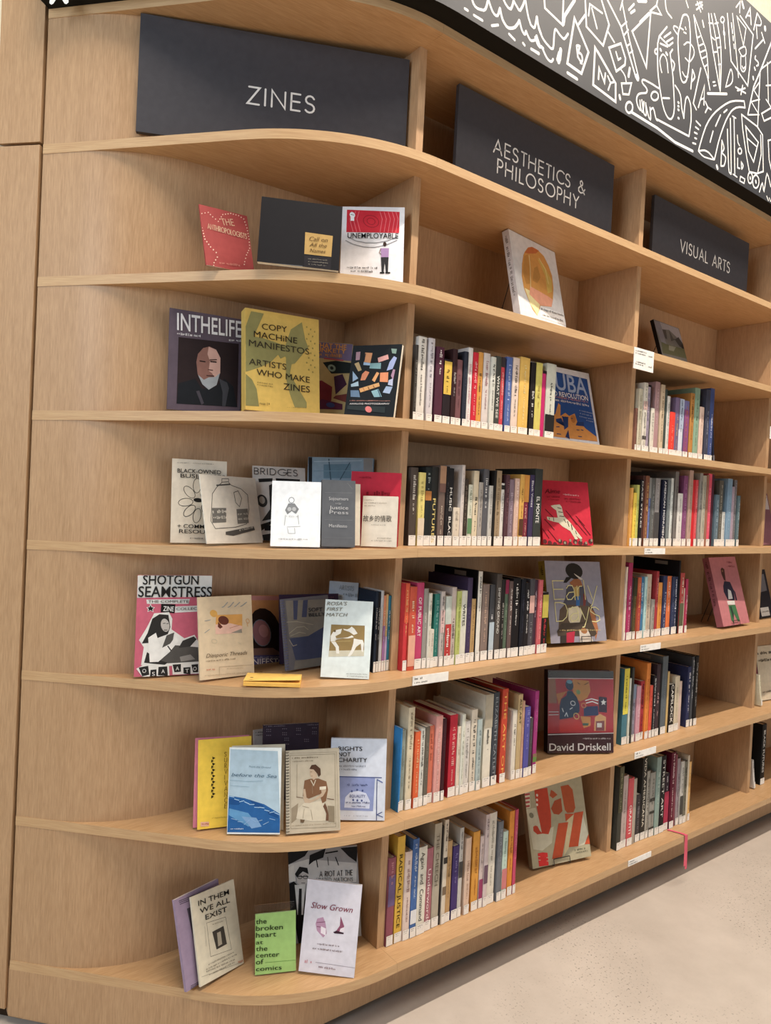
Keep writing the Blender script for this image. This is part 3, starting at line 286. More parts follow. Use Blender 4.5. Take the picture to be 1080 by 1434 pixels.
["wire_zine","wire-bound taupe zine with a sepia portrait of a seated woman",5,-0.2673,0.0895,0.5131,-0.4724,0.1937,0.0451,0.1222,0.1791,0.006,"#bdb199",[["l","#7d7058",7,[96,1688,1122,1666,1117,78,103,111,96,1688]],["l","#8d806a",6,[92,1733,1162,1708,1178,52]],["p","#94856d",[121,545,273,643,240,308,119,223]],["p","#8a7c64",[941,546,1094,528,1091,174,951,199]],["p","#cbc0a8",[409,641,637,654,820,656,895,535,890,225,586,232,228,320,272,535]],["p","#7d573a",[422,1126,552,1155,735,1150,919,1073,954,895,904,650,819,605,761,805,516,727,380,787,405,1003]],["p","#bba286",[389,939,435,943,463,753,561,688,668,724,807,831,793,920,901,949,908,869,837,757,698,693,545,631,424,640,395,728]],["p","#6d4b36",[881,608,922,518,961,342,954,220,890,225,908,375,834,539]],["p","#bfa589",[546,1360,631,1367,706,1269,705,1174,628,1121,567,1190,542,1258]],["p","#523727",[536,1372,586,1453,678,1458,784,1363,793,1227,743,1184,714,1254,631,1352]],["l","#8a6a50",13,[553,1304,592,1304]],["l","#8a6a50",10,[568,1212,606,1210]],["l","#d0c4ac",18,[566,1124,626,1004,673,1118]],["l","#94795e",12,[596,1006,601,831]],["p","#d8cdb6",[763,966,909,971,908,905,762,900]],["l","#6d4b36",13,[236,783,383,751]],["l","#6d4b36",15,[928,700,1081,670]],["l","#8d806a",6,[253,1481,247,782]],["l","#8a7a60",9,[363,579,514,532]],["l","#94856d",7,[408,511,375,312]],["l","#94856d",7,[559,486,594,268]],["p","#6d573f",[315,302,420,280,389,218,322,230]]],[["d","#5f523e",144,1616,726,1603,32],["d","#6f624e",144,1543,617,1538,23],["d","#7d7058",133,165,1118,146,20]],{"spiral":"#2a2420"}],
["braille_book","dark plum book with rows of pale braille dots behind the wire zine",5,-0.2411,0.2601,0.5178,-0.2862,0.1787,-0.0148,0.1421,0.1815,0.012,"#3c3140",[["e","#9a90a0",8,82,1712,10,0,0,-10],["e","#9a90a0",8,83,1664,10,-1,0,-10],["e","#9a90a0",8,86,1568,10,-1,0,-10],["e","#9a90a0",8,127,1709,10,0,0,-10],["e","#9a90a0",8,128,1662,10,-1,0,-10],["e","#9a90a0",8,130,1566,10,-1,0,-10],["e","#9a90a0",8,172,1707,10,0,0,-10],["e","#9a90a0",8,173,1659,10,-1,0,-10],["e","#9a90a0",8,175,1564,10,-1,0,-10],["e","#9a90a0",8,483,1706,10,-1,0,-10],["e","#9a90a0",8,486,1610,10,-1,0,-10],["e","#9a90a0",8,487,1562,10,-1,0,-10],["e","#9a90a0",8,529,1704,10,-1,0,-10],["e","#9a90a0",8,531,1607,10,-1,0,-10],["e","#9a90a0",8,532,1559,10,-1,0,-10],["e","#9a90a0",8,575,1702,10,-1,0,-10],["e","#9a90a0",8,577,1605,10,-1,0,-10],["e","#9a90a0",8,578,1557,10,-1,0,-10],["e","#9a90a0",8,840,1698,10,-1,0,-10],["e","#9a90a0",8,841,1650,10,-1,0,-10],["e","#9a90a0",8,843,1553,10,-1,0,-10],["e","#9a90a0",8,886,1696,10,-1,0,-10],["e","#9a90a0",8,887,1647,10,-1,0,-10],["e","#9a90a0",8,889,1550,10,-1,0,-10],["e","#9a90a0",8,932,1694,10,-1,0,-10],["e","#9a90a0",8,933,1645,10,-1,0,-10],["e","#9a90a0",8,935,1548,10,-1,0,-10],["e","#9a90a0",8,1253,1692,10,-1,0,-10],["e","#9a90a0",8,1255,1595,10,-1,0,-10],["e","#9a90a0",8,1256,1546,10,-1,0,-10],["e","#9a90a0",8,1300,1690,10,-1,0,-10],["e","#9a90a0",8,1302,1592,10,-1,0,-10],["e","#9a90a0",8,1303,1543,10,-1,0,-10],["e","#9a90a0",8,1347,1688,10,-1,0,-10],["e","#9a90a0",8,1349,1590,10,-1,0,-10],["e","#9a90a0",8,1350,1541,10,-1,0,-10],["e","#9a90a0",8,539,1477,10,-1,0,-10],["e","#9a90a0",8,540,1429,10,-1,0,-10],["e","#9a90a0",8,542,1333,10,-1,0,-10],["e","#9a90a0",8,585,1475,10,-1,0,-10],["e","#9a90a0",8,586,1427,10,-1,0,-10],["e","#9a90a0",8,588,1331,10,-1,0,-10],["e","#9a90a0",8,630,1472,10,-1,0,-10],["e","#9a90a0",8,631,1424,10,-1,0,-10],["e","#9a90a0",8,633,1328,10,-1,0,-10],["e","#9a90a0",8,1051,1421,10,-1,0,-10],["e","#9a90a0",8,1052,1372,10,-1,0,-10],["e","#9a90a0",8,1097,1418,10,-1,0,-10],["e","#9a90a0",8,1098,1369,10,-1,0,-10],["e","#9a90a0",8,1144,1415,10,-1,0,-10],["e","#9a90a0",8,1145,1367,10,-1,0,-10]],[["d","#8a8090",55,1770,533,1766,29],["d","#8a8090",1107,1758,1399,1754,29]],{}],
["pale_leaflet","small pale grey leaflet between the yellow zine and the plum book",5,-0.2344,0.3101,0.5113,-0.0519,0.1749,-0.0027,0.0366,0.1619,0.003,"#bbb6b0",[],[["d","#3a3836",50,1539,312,1528,34],["d","#3a3836",48,1471,310,1459,34]],{}],
["rights_zine","pale blue zine with a blue protest banner drawing",5,-0.1532,0.0953,0.5172,-0.5826,0.1609,0.0067,0.1326,0.185,0.01,"#d0d8e6",[["p","#8795c6",[224,967,1070,963,1048,210,269,222]],["p","#c8d0e6",[369,281,383,513,495,626,681,660,870,610,970,432,958,263]],["l","#44528a",22,[201,976,1225,966]],["e","#44528a",8,532,649,23,0,1,-27],["e","#44528a",8,657,682,23,0,1,-27],["e","#44528a",8,784,666,23,0,1,-27],["e","#44528a",8,572,453,23,0,1,-27],["e","#44528a",8,670,446,23,0,1,-27],["e","#44528a",8,773,443,23,0,1,-27],["l","#3f4d80",18,[1118,928,1135,10]],["l","#6070a8",27,[1132,919,1248,858]],["l","#44528a",18,[1140,132,1282,80]],["l","#44528a",18,[1140,132,1260,191]]],[["t","#1f2024","RIGHTS",176,1567,742,1573,114,"b"],["t","#1f2024","NOT",181,1440,473,1441,113,"b"],["t","#1f2024","CHARITY",187,1309,869,1317,113,"b"],["d","#7a8294",191,1201,826,1203,41],["d","#7a8294",194,1124,626,1122,41],["d","#3f4d80",419,773,935,772,49],["t","#44528a","EQUALITY",490,514,855,515,76,"b"],["d","#3f4d80",402,379,954,378,45],["d","#3f4d80",508,301,863,297,36],["d","#a0a8ba",376,90,917,84,35]],{}],
["purple_zine","mauve zine half hidden behind the cream one, leftmost on bottom shelf",6,-0.4472,0.1794,0.1712,0.3122,0.3213,-0.0214,0.1273,0.19,0.008,"#9a86a2",[["l","#3a3040",12,[117,1834,845,1781]],["l","#3a3040",12,[122,1799,838,1744]],["l","#3a3040",12,[132,1761,831,1708]],["l","#3a3040",11,[125,66,852,20]],["l","#3a3040",11,[120,36,845,10]],["l","#3a3040",11,[114,10,838,10]],["p","#4c4450",[297,1604,1071,1564,1119,456,395,475]]],[],{}],
["cream_zine","cream zine with bold black title and small framed photo",6,-0.4185,0.1727,0.1754,0.2811,0.3344,-0.0577,0.1249,0.1835,0.005,"#dcd3b9",[["l","#6a6252",8,[349,1183,885,1122,944,409,353,479,349,1183]],["l","#8a8270",6,[286,1130,269,724]],["p","#48423a",[471,952,800,960,834,564,534,559]],["p","#b4aa94",[597,885,700,882,703,612,587,605]],["l","#8a8270",6,[61,181,1179,45]]],[["t","#23211d","IN THEM",172,1598,1058,1562,129,"b"],["t","#23211d","WE ALL",192,1429,1054,1389,124,"b"],["t","#23211d","EXIST",321,1255,943,1227,125,"b"],["d","#6a6252",493,1090,787,1059,20],["d","#6d6656",265,338,988,321,31],["d","#6d6656",188,267,1076,245,31],["d","#6d6656",181,222,992,168,31],["d","#6d6656",256,136,994,109,31],["d","#d07a58",1045,64,1210,50,56]],{}],
["green_booklet","small lime green booklet with chunky black lowercase lettering",6,-0.2966,0.1501,0.1703,-0.4576,0.1662,0.0383,0.0932,0.1303,0.004,"#a0cc6c",[["l","#5a8a2c",8,[228,245,922,230]]],[["t","#22301a","the",13,1096,257,1090,129,"b"],["t","#22301a","broken",13,951,631,929,128,"b"],["t","#22301a","heart",14,806,476,790,128,"b"],["t","#22301a","at",15,661,177,653,102,"b"],["t","#22301a","the",16,517,277,503,119,"b"],["t","#22301a","center",17,377,549,351,119,"b"],["t","#22301a","of",17,233,188,228,127,"b"],["t","#22301a","comics",18,90,603,69,110,"b"]],{}],
["slow_zine","pale lilac zine with italic maroon title and two drawn hands",6,-0.2114,0.1004,0.1776,-0.714,0.165,-0.0303,0.1292,0.2002,0.006,"#dad7e2",[["p","#bb90ae",[316,1165,451,1215,521,1081,571,872,496,777,334,909,290,1054]],["p","#ebe2ea",[416,1013,541,976,547,826,431,868]],["l","#7a3a5a",13,[311,1078,508,1118]],["l","#7a3a5a",13,[325,994,418,996]],["p","#94506e",[855,1278,959,1075,946,1022,852,943,789,961,857,1076]],["p","#e6dce4",[877,1014,970,1059,976,948,861,944]],["p","#3d2232",[715,918,789,961,964,930,958,903,749,896]],["l","#8a7a86",8,[377,231,1282,219]]],[["t","#7f2444","Slow Grown",143,1388,1124,1387,155,"i"],["d","#5a3a48",374,613,884,621,38],["d","#5a3a48",278,508,960,511,38],["d","#7a5a68",457,134,842,116,46],["d","#c88a9a",120,200,298,187,76]],{}],
["riot_comic","grey and black comic with a man in glasses and tie, behind the lilac zine",6,-0.1754,0.1967,0.1763,-0.5265,0.1163,0.089,0.1715,0.2173,0.006,"#98989a",[["p","#c4c4c2",[0,1822,0,1873,479,1957,1691,1741,1654,1293,646,1326,171,1611]],["p","#1b1b1d",[0,2173,408,2173,513,2172,409,2035,185,1939,0,1873]],["p","#1b1b1d",[532,2047,930,2169,861,1957,623,1895,497,1813]],["p","#1b1b1d",[1299,2142,1715,2139,1715,2015,1682,1766,1487,1928]],["l","#1b1b1d",33,[925,2055,1222,2074]],["l","#1b1b1d",24,[678,2032,714,1744]],["l","#1b1b1d",24,[1166,1936,1230,1740]],["l","#4a4a4a",19,[969,1956,985,1764]],["p","#d0cec8",[0,1800,133,1850,165,1470,0,1454]],["p","#19191b",[0,1425,117,1466,256,1311,377,1298,407,322,502,0,170,0,119,354,0,588]],["p","#bdb8b4",[183,1657,474,1627,435,1395,329,1312,193,1420]],["p","#1d1d1f",[148,1637,267,1799,460,1751,483,1602,345,1678,189,1562]],["l","#1d1d1f",19,[194,1571,470,1542]],["o","#1d1d1f",14,8,266,1554,58,-6,-2,-42],["o","#1d1d1f",14,8,402,1540,58,-6,-2,-42],["l","#4a4442",14,[299,1409,386,1400]],["p","#cfcdc8",[133,1380,394,1362,306,659,171,674]],["p","#222224",[235,1285,303,1277,267,664,180,673]]],[["t","#1f1f21","A RIOT AT THE",753,1514,1568,1468,122,"s"],["t","#1f1f21","UNITED NATIONS",675,1408,1571,1325,85,"s"]],{}],
["circle_book","white book with a big amber glass disc, under the Aesthetics sign",1,0.3958,0.0774,1.7759,0.1318,0.2244,0.0002,0.2379,0.2794,0.022,"#dddbd9",[["p","#dd9a3c",[669,2293,875,2491,1100,2584,1388,2584,1697,2473,1890,2224,2008,1925,1981,1537,1848,1126,1713,868,1101,759,850,398,645,542,480,837,351,1115,334,1469,437,1860,580,2169]],["p","#c98a30",[616,2155,821,2265,825,1946,717,1331,506,1275,418,1613]],["p","#dab548",[1315,2285,1621,2173,1942,1755,1867,1382,1603,1264,1616,1819]],["p","#c58a34",[1059,1914,1248,2017,1333,1692,1111,1459,870,1469]],["p","#f4e29c",[392,1126,1176,1058,1055,736,853,411,563,690]],["p","#f0a480",[698,1253,1621,1169,1839,1123,1706,871,1104,772,594,985]],["p","#cc6c2a",[661,2261,920,2512,1142,2589,1468,2570,1265,2421,871,2304]],["l","#eedc98",25,[880,2257,843,1853,707,1207]],["l","#eedc98",25,[1404,2312,1671,2035,1730,1598]],["p","#f4f2ee",[1080,754,2345,790,2379,597,2379,436,1012,399]]],[["t","#3a3836","A copy of these books",1089,627,2313,702,91,"n"],["t","#3a3836","can be found in the",1116,459,2218,514,90,"n"]],{"sp":"#cfcac8","spt":"#6a5a52"}],
["rock_book","grey book with a craggy mountain photo under the Visual Arts sign",1,1.1881,0.1311,1.7751,0.059,0.2947,0.0145,0.1828,0.1884,0.014,"#74716a",[["p","#a09a9c",[427,1855,1762,1865,1828,1497,1828,1292,1641,1218,1450,1467,974,1660,474,1585]],["p","#827e84",[0,1562,0,1831,425,1850,485,1333,509,1015,154,1043]],["p","#4e4a46",[474,1585,737,1609,656,1226,531,1249]],["p","#56524d",[974,1660,1174,1345,1401,1364,937,1208]],["p","#45423f",[1255,1332,1595,1494,1828,1263,1828,1064,1495,1098]],["p","#626244",[154,1043,509,1015,1828,1062,1828,675,78,598]],["p","#8a8874",[670,998,1196,1021,925,811,577,797]],["p","#2e2c28",[1629,1192,1828,1251,1828,1062,1652,1054]]],[],{"sp":"#1d1b1c"}],
["cuba_book","blue poster book with pale capitals and orange faces leaning at row end",2,0.6118,0.1722,1.4698,-0.1018,0.2714,-0.0137,0.2557,0.2685,0.012,"#e3e7ee",[["p","#2354a0",[110,2539,2435,2460,2475,289,70,251]],["p","#dd963f",[467,864,749,1030,948,1422,1032,1366,963,990,1195,1126,1352,1038,1615,1155,1681,876,1917,769,2034,681,2464,458,2476,296,277,257]],["p","#23407c",[1020,997,1295,964,1237,658,1042,536,1048,802]],["p","#23407c",[1581,747,1960,757,1968,910,1672,875]],["p","#23407c",[740,864,986,927,1105,642,1048,802,744,765]],["e","#c07a30",18,1512,957,117,14,-6,-133],["l","#1d3468",31,[713,598,843,613]],["l","#1d3468",30,[692,367,862,369]],["l","#1d3468",28,[1425,963,1492,971]],["l","#1d3468",28,[1596,598,1707,604]],["l","#1d3468",28,[1799,621,1887,614]],["l","#1d3468",28,[1621,384,1775,384]],["p","#1d3468",[1218,556,1224,243,1042,306]],["l","#1d3468",28,[1146,979,1298,981]]],[["t","#a6bce0","CUBA",399,1913,2331,1850,596,"h"],["t","#f2f4f8","AND REVOLUTION",481,1658,2323,1675,160,"h"],["d","#c88c92",594,1581,2298,1595,76],["d","#eef0f4",830,1480,2318,1467,77],["d","#b0bedc",1837,1268,2416,1231,43],["d","#b0bedc",1839,1166,2396,1133,43],["d","#b0bedc",1796,1059,2398,1030,42],["d","#b0bedc",2089,959,2403,942,43]],{}],
["tiger_book","crimson book with a leaping striped animal on its cover",3,0.5462,0.089,1.1659,-0.3149,0.2364,0.0034,0.171,0.1941,0.012,"#c81632",[["l","#6a0a18",29,[154,1050,402,821]],["l","#6a0a18",29,[857,1030,1518,296]],["l","#6a0a18",28,[10,458,201,181]],["l","#6a0a18",29,[1191,881,1457,600]],["l","#6a0a18",29,[188,433,478,94]],["l","#6a0a18",29,[988,874,1183,623]],["l","#6a0a18",29,[109,747,403,439]],["l","#6a0a18",29,[1270,755,1631,315]],["p","#cdc6aa",[344,1164,473,1192,656,1215,716,1153,768,866,969,680,1163,430,1343,211,1284,171,1114,301,1198,191,1100,167,943,424,701,544,567,660,390,686,198,743,188,826,330,812,553,810,523,1033,427,1087]],["l","#3a3026",23,[574,1115,698,1088]],["l","#3a3026",23,[598,988,735,977]],["l","#3a3026",23,[622,860,767,850]],["l","#3a3026",23,[759,769,822,675]],["l","#3a3026",26,[880,709,919,551]],["l","#3a3026",26,[999,617,1020,458]],["l","#3a3026",19,[257,799,270,746]],["l","#3a3026",19,[401,805,410,709]],["l","#3a3026",23,[1127,429,1154,334]],["e","#5a2a2a",18,51,84,71,2,6,-68],["e","#5a2a2a",18,217,44,71,2,6,-68],["e","#5a2a2a",18,384,4,72,2,6,-68],["e","#5a2a2a",18,565,96,72,2,6,-68],["e","#5a2a2a",18,734,56,72,2,6,-68],["e","#5a2a2a",18,903,16,73,2,6,-68],["e","#5a2a2a",18,1087,109,73,2,6,-69],["e","#5a2a2a",18,1259,69,74,2,6,-69],["e","#5a2a2a",18,1431,28,74,2,6,-69],["e","#5a2a2a",18,1618,122,74,2,5,-69],["e","#8a8470",18,553,128,36,1,2,-43],["e","#8a8470",18,726,56,36,1,2,-43],["e","#8a8470",18,915,137,36,1,2,-44],["e","#8a8470",18,1090,65,37,1,2,-44],["e","#8a8470",18,1281,146,37,1,2,-44],["e","#8a8470",18,1458,73,37,1,2,-44],["e","#8a8470",18,1652,155,37,1,2,-44]],[["t","#701020","Aime",179,1533,706,1548,163,"i"],["d","#f0b8b8",800,1507,1374,1487,46],["d","#86101f",240,1407,675,1417,45],["d","#86101f",836,1378,1388,1370,59],["d","#86101f",883,1296,1398,1279,52],["d","#86101f",269,1327,667,1332,39]],{}],
["early_book","grey book with a mustard spine and a costumed figure in a black cap",4,0.5992,0.0861,0.8687,-0.1231,0.2078,-0.0177,0.2312,0.2466,0.028,"#918f9e",[["p","#5f4f40",[455,986,717,1173,888,1243,1619,1235,1777,1135,1941,814,1890,401,348,446]],["p","#50505c",[809,1702,1507,1702,1625,1284,1703,1087,585,1151,736,1341]],["p","#30629c",[1188,1410,1354,1408,1283,1093,1134,1095]],["p","#7a3a34",[1480,1481,1603,1382,1534,1090,1433,1091]],["p","#c0a050",[1119,1677,1336,1677,1301,1384,1102,1386]],["p","#9d6239",[935,1799,1237,1971,1426,1874,1488,1689,1070,1677]],["e","#2b2723",18,1177,2162,355,3,31,-247],["p","#2b2723",[690,1799,823,1969,1106,1995,820,1799]],["p","#cfc8bc",[1151,2093,1404,1972,1532,1911,1428,1893,1241,2008]],["p","#a8693e",[1663,1039,1882,889,1989,374,1844,39,1788,404]],["p","#cdc0a0",[798,1028,1200,1094,1377,898,1201,541,928,453,774,671]],["p","#4c4136",[274,355,490,583,1744,599,1909,230,1791,157,290,209]],["p","#b42240",[651,296,996,332,925,3,612,3]],["p","#cac0b2",[1170,0,1179,350,1516,388,1733,0]],["p","#3a3430",[385,211,643,225,612,3,363,6]],["e","#a06a3c",18,1376,332,133,-4,12,-90],["l","#e0d692",27,[696,1859,245,1858,265,1297,667,1305]],["l","#e0d692",26,[266,1602,652,1601]],["l","#e0d692",27,[795,1629,876,1714,1041,1714,1101,1604,1116,1277]],["l","#e0d692",27,[1091,1519,885,1503,768,1388,802,1292,959,1290,1105,1410]],["l","#e0d692",27,[1232,1702,1239,1283]],["l","#e0d692",27,[1241,1580,1337,1689,1445,1697]],["l","#e0d692",27,[1529,1886,1551,1285]],["l","#e0d692",27,[1694,1714,1847,1294]],["l","#e0d692",28,[2095,1701,1828,1135,1751,1067]],["l","#e0d692",26,[271,1202,274,643,530,653,704,768,764,957,689,1149,479,1205,271,1202]],["l","#e0d692",26,[840,968,966,1062,1127,1035,1181,926,1205,625]],["l","#e0d692",27,[1168,873,975,858,850,764,900,632,1082,652,1202,769]],["l","#e0d692",27,[1286,1033,1466,666]],["l","#e0d692",27,[1670,1044,1515,653,1407,451,1323,446]],["l","#e0d692",27,[2080,959,1936,1047,1764,1033,1716,916,1875,828,2072,762,2081,640,1913,590,1746,611]]],[["d","#cdb474",386,361,2084,317,42]],{"sp":"#b0a02c","spt":"#5a5014"}],
["painter_book","thick plastic-wrapped art book with a red painting and white lettering",5,0.6605,0.1274,0.5212,-0.4788,0.1233,-0.0025,0.2168,0.2503,0.03,"#4f2e30",[["p","#50504f",[0,2480,2168,2485,2168,2299,0,2284]],["p","#bb323c",[0,2271,2168,2273,2168,1475,2159,617,0,598]],["p","#9d6c53",[10,2258,235,2260,295,1504,14,1503]],["p","#cd8c40",[801,2239,1344,2191,1401,1875,1286,1664,1058,1559,831,1715]],["p","#c88040",[265,1790,632,1870,435,1660,352,1452]],["p","#d43632",[382,985,1002,1037,1230,698,383,643]],["p","#27405f",[632,1884,779,1884,950,1689,1036,1454,1036,1245,804,1076,382,1011,380,1426,435,1634,604,1740]],["e","#27405f",18,702,2054,131,1,23,-160],["e","#5f9ab8",18,702,2159,97,1,17,-62],["e","#7a9a60",18,995,1846,68,0,12,-72],["l","#2a2a2a",21,[972,2135,1043,2083]],["l","#2a2a2a",21,[1200,2071,1329,2138]],["o","#d4dce4",21,18,817,1505,74,0,13,-67],["l","#d4dce4",23,[465,1348,507,1244]],["l","#d4dce4",23,[719,1323,803,1375]],["l","#d4dce4",23,[550,1114,606,1218,649,1101]],["o","#d8b060",26,18,931,1115,85,0,15,-87],["l","#eceae6",34,[1229,1591,1429,1644,1644,1592]],["l","#eceae6",34,[1258,1512,1458,1565,1644,1495]],["p","#3c2c42",[1673,1719,1946,1689,1945,1220,1672,1246]],["p","#eceae6",[1831,1641,1860,1575,1932,1562,1874,1522,1888,1451,1831,1493,1767,1451,1788,1522,1739,1567,1802,1575]],["p","#2c3c6a",[1172,1402,1644,1430,1664,1141,1173,1115]],["o","#d88a50",26,18,1172,1441,74,0,13,-67],["p","#d58e3e",[1059,1115,1401,1089,1400,828,1173,750]],["p","#4a6a5a",[1130,906,1344,906,1315,828,1145,828]],["p","#dca464",[1514,671,1543,1089,1715,1188,1916,1089,1900,670]],["p","#8c4c52",[1572,958,1858,979,1857,676,1571,676]],["p","#d8d4cc",[1615,906,1772,906,1772,775,1614,775]],["l","#e8e4e0",18,[10,2263,2158,2265]],["l","#e0dcd8",23,[10,560,2158,602]],["l","#d8d8d8",21,[30,1243,338,1244]],["l","#d8d8d8",21,[31,1153,339,1161]]],[["t","#f0eae2","David Driskell",46,80,2062,81,215,"h"],["d","#d8cfc8",1145,418,2058,414,47]],{"sp":"#2a191a","plastic":1}],
["jazz_book","tall tan book with huge orange letters, bottom shelf",6,0.6041,0.114,0.1816,-0.2302,0.2616,0.0205,0.2212,0.2989,0.02,"#aea686",[["p","#c8c4a8",[0,1637,0,1692,344,1692,495,976,927,1059,793,610,416,450,98,539]],["p","#cfcab0",[1830,1327,2086,1239,2188,639,2008,378,1770,354]],["p","#d0be90",[1515,1348,1745,1320,1410,387,1178,166]],["p","#c43e1a",[370,2202,857,2205,869,1920,884,1415,832,1073,704,870,487,923,297,929,171,1046,179,1167,255,1190,337,1161,405,1015,466,951,423,1358,383,1736]],["p","#b4501e",[1365,2179,1668,2190,1809,2022,1829,1481,1734,1354,1502,1370,1419,1476]],["p","#b4501e",[912,1964,993,2126,1082,2068,1212,1949,1019,1869]],["p","#ac4a1e",[910,1586,1072,1790,1327,1836,1323,1452,1171,1368,982,1420]],["p","#c64e1e",[1117,1125,1493,1106,1112,164,730,160]],["p","#c64e1e",[1765,1337,2119,1332,1754,361,1394,390]],["p","#c64e1e",[2212,650,2212,357,2008,378]],["p","#c64e1e",[1402,1364,1760,1312,1399,1138]],["p","#dc2420",[235,402,409,403,588,361,579,11,228,34]],["p","#d8d4b8",[0,2169,183,2164,157,1719,0,1721]],["p","#b84c4c",[0,2144,180,2144,184,2084,0,2083]],["p","#b84c4c",[0,2031,164,2031,168,1971,0,1971]],["p","#b84c4c",[0,1919,148,1919,152,1859,0,1859]],["p","#b84c4c",[0,1807,132,1807,136,1747,0,1747]],["e","#e8d8c8",18,444,2041,38,-5,1,-40],["e","#e8d8c8",18,424,1906,38,-5,1,-40],["e","#e8d8c8",18,404,1771,38,-5,1,-39],["e","#807e66",18,157,1496,81,-12,3,-78],["l","#c8c4a8",14,[222,313,299,300]],["l","#c8c4a8",14,[224,216,301,203]],["l","#c8c4a8",14,[528,237,606,224]],["l","#c8c4a8",14,[523,141,597,129]]],[["d","#3a4a3c",1603,251,2003,246,54],["d","#3a4a3c",1623,174,2090,164,39],["d","#2a2622",803,2278,1283,2292,76]],{}],
["pink_portrait_book","pink book with a standing painted figure in green trousers",4,1.5022,0.0382,0.8657,0.0346,0.2748,0.0043,0.2104,0.258,0.025,"#bb7073",[["p","#4c2e26",[735,2117,859,2182,1016,2109,972,1858,925,1653,797,1715,710,1958]],["p","#302b3c",[809,1658,1242,1613,1404,1266,1294,901,768,952,589,1259,644,1482]],["p","#cac6c2",[954,1355,1158,1277,1170,976,824,972]],["p","#cdc6be",[678,912,1271,902,1254,743,696,776]],["p","#3d6e44",[713,753,1265,736,1359,118,1184,108,997,425,852,66,696,188]],["p","#2a3c30",[796,707,935,699,987,403,849,211]],["e","#8a5a40",18,835,2045,56,-2,-9,-40],["p","#302b3c",[1405,1289,1478,1216,1486,895,1368,901]]],[["d","#7a2a30",1329,2352,1694,2320,66],["d","#7a2a30",1342,2193,1839,2157,66]],{"sp":"#94525a","spt":"#5a2a30"}]]
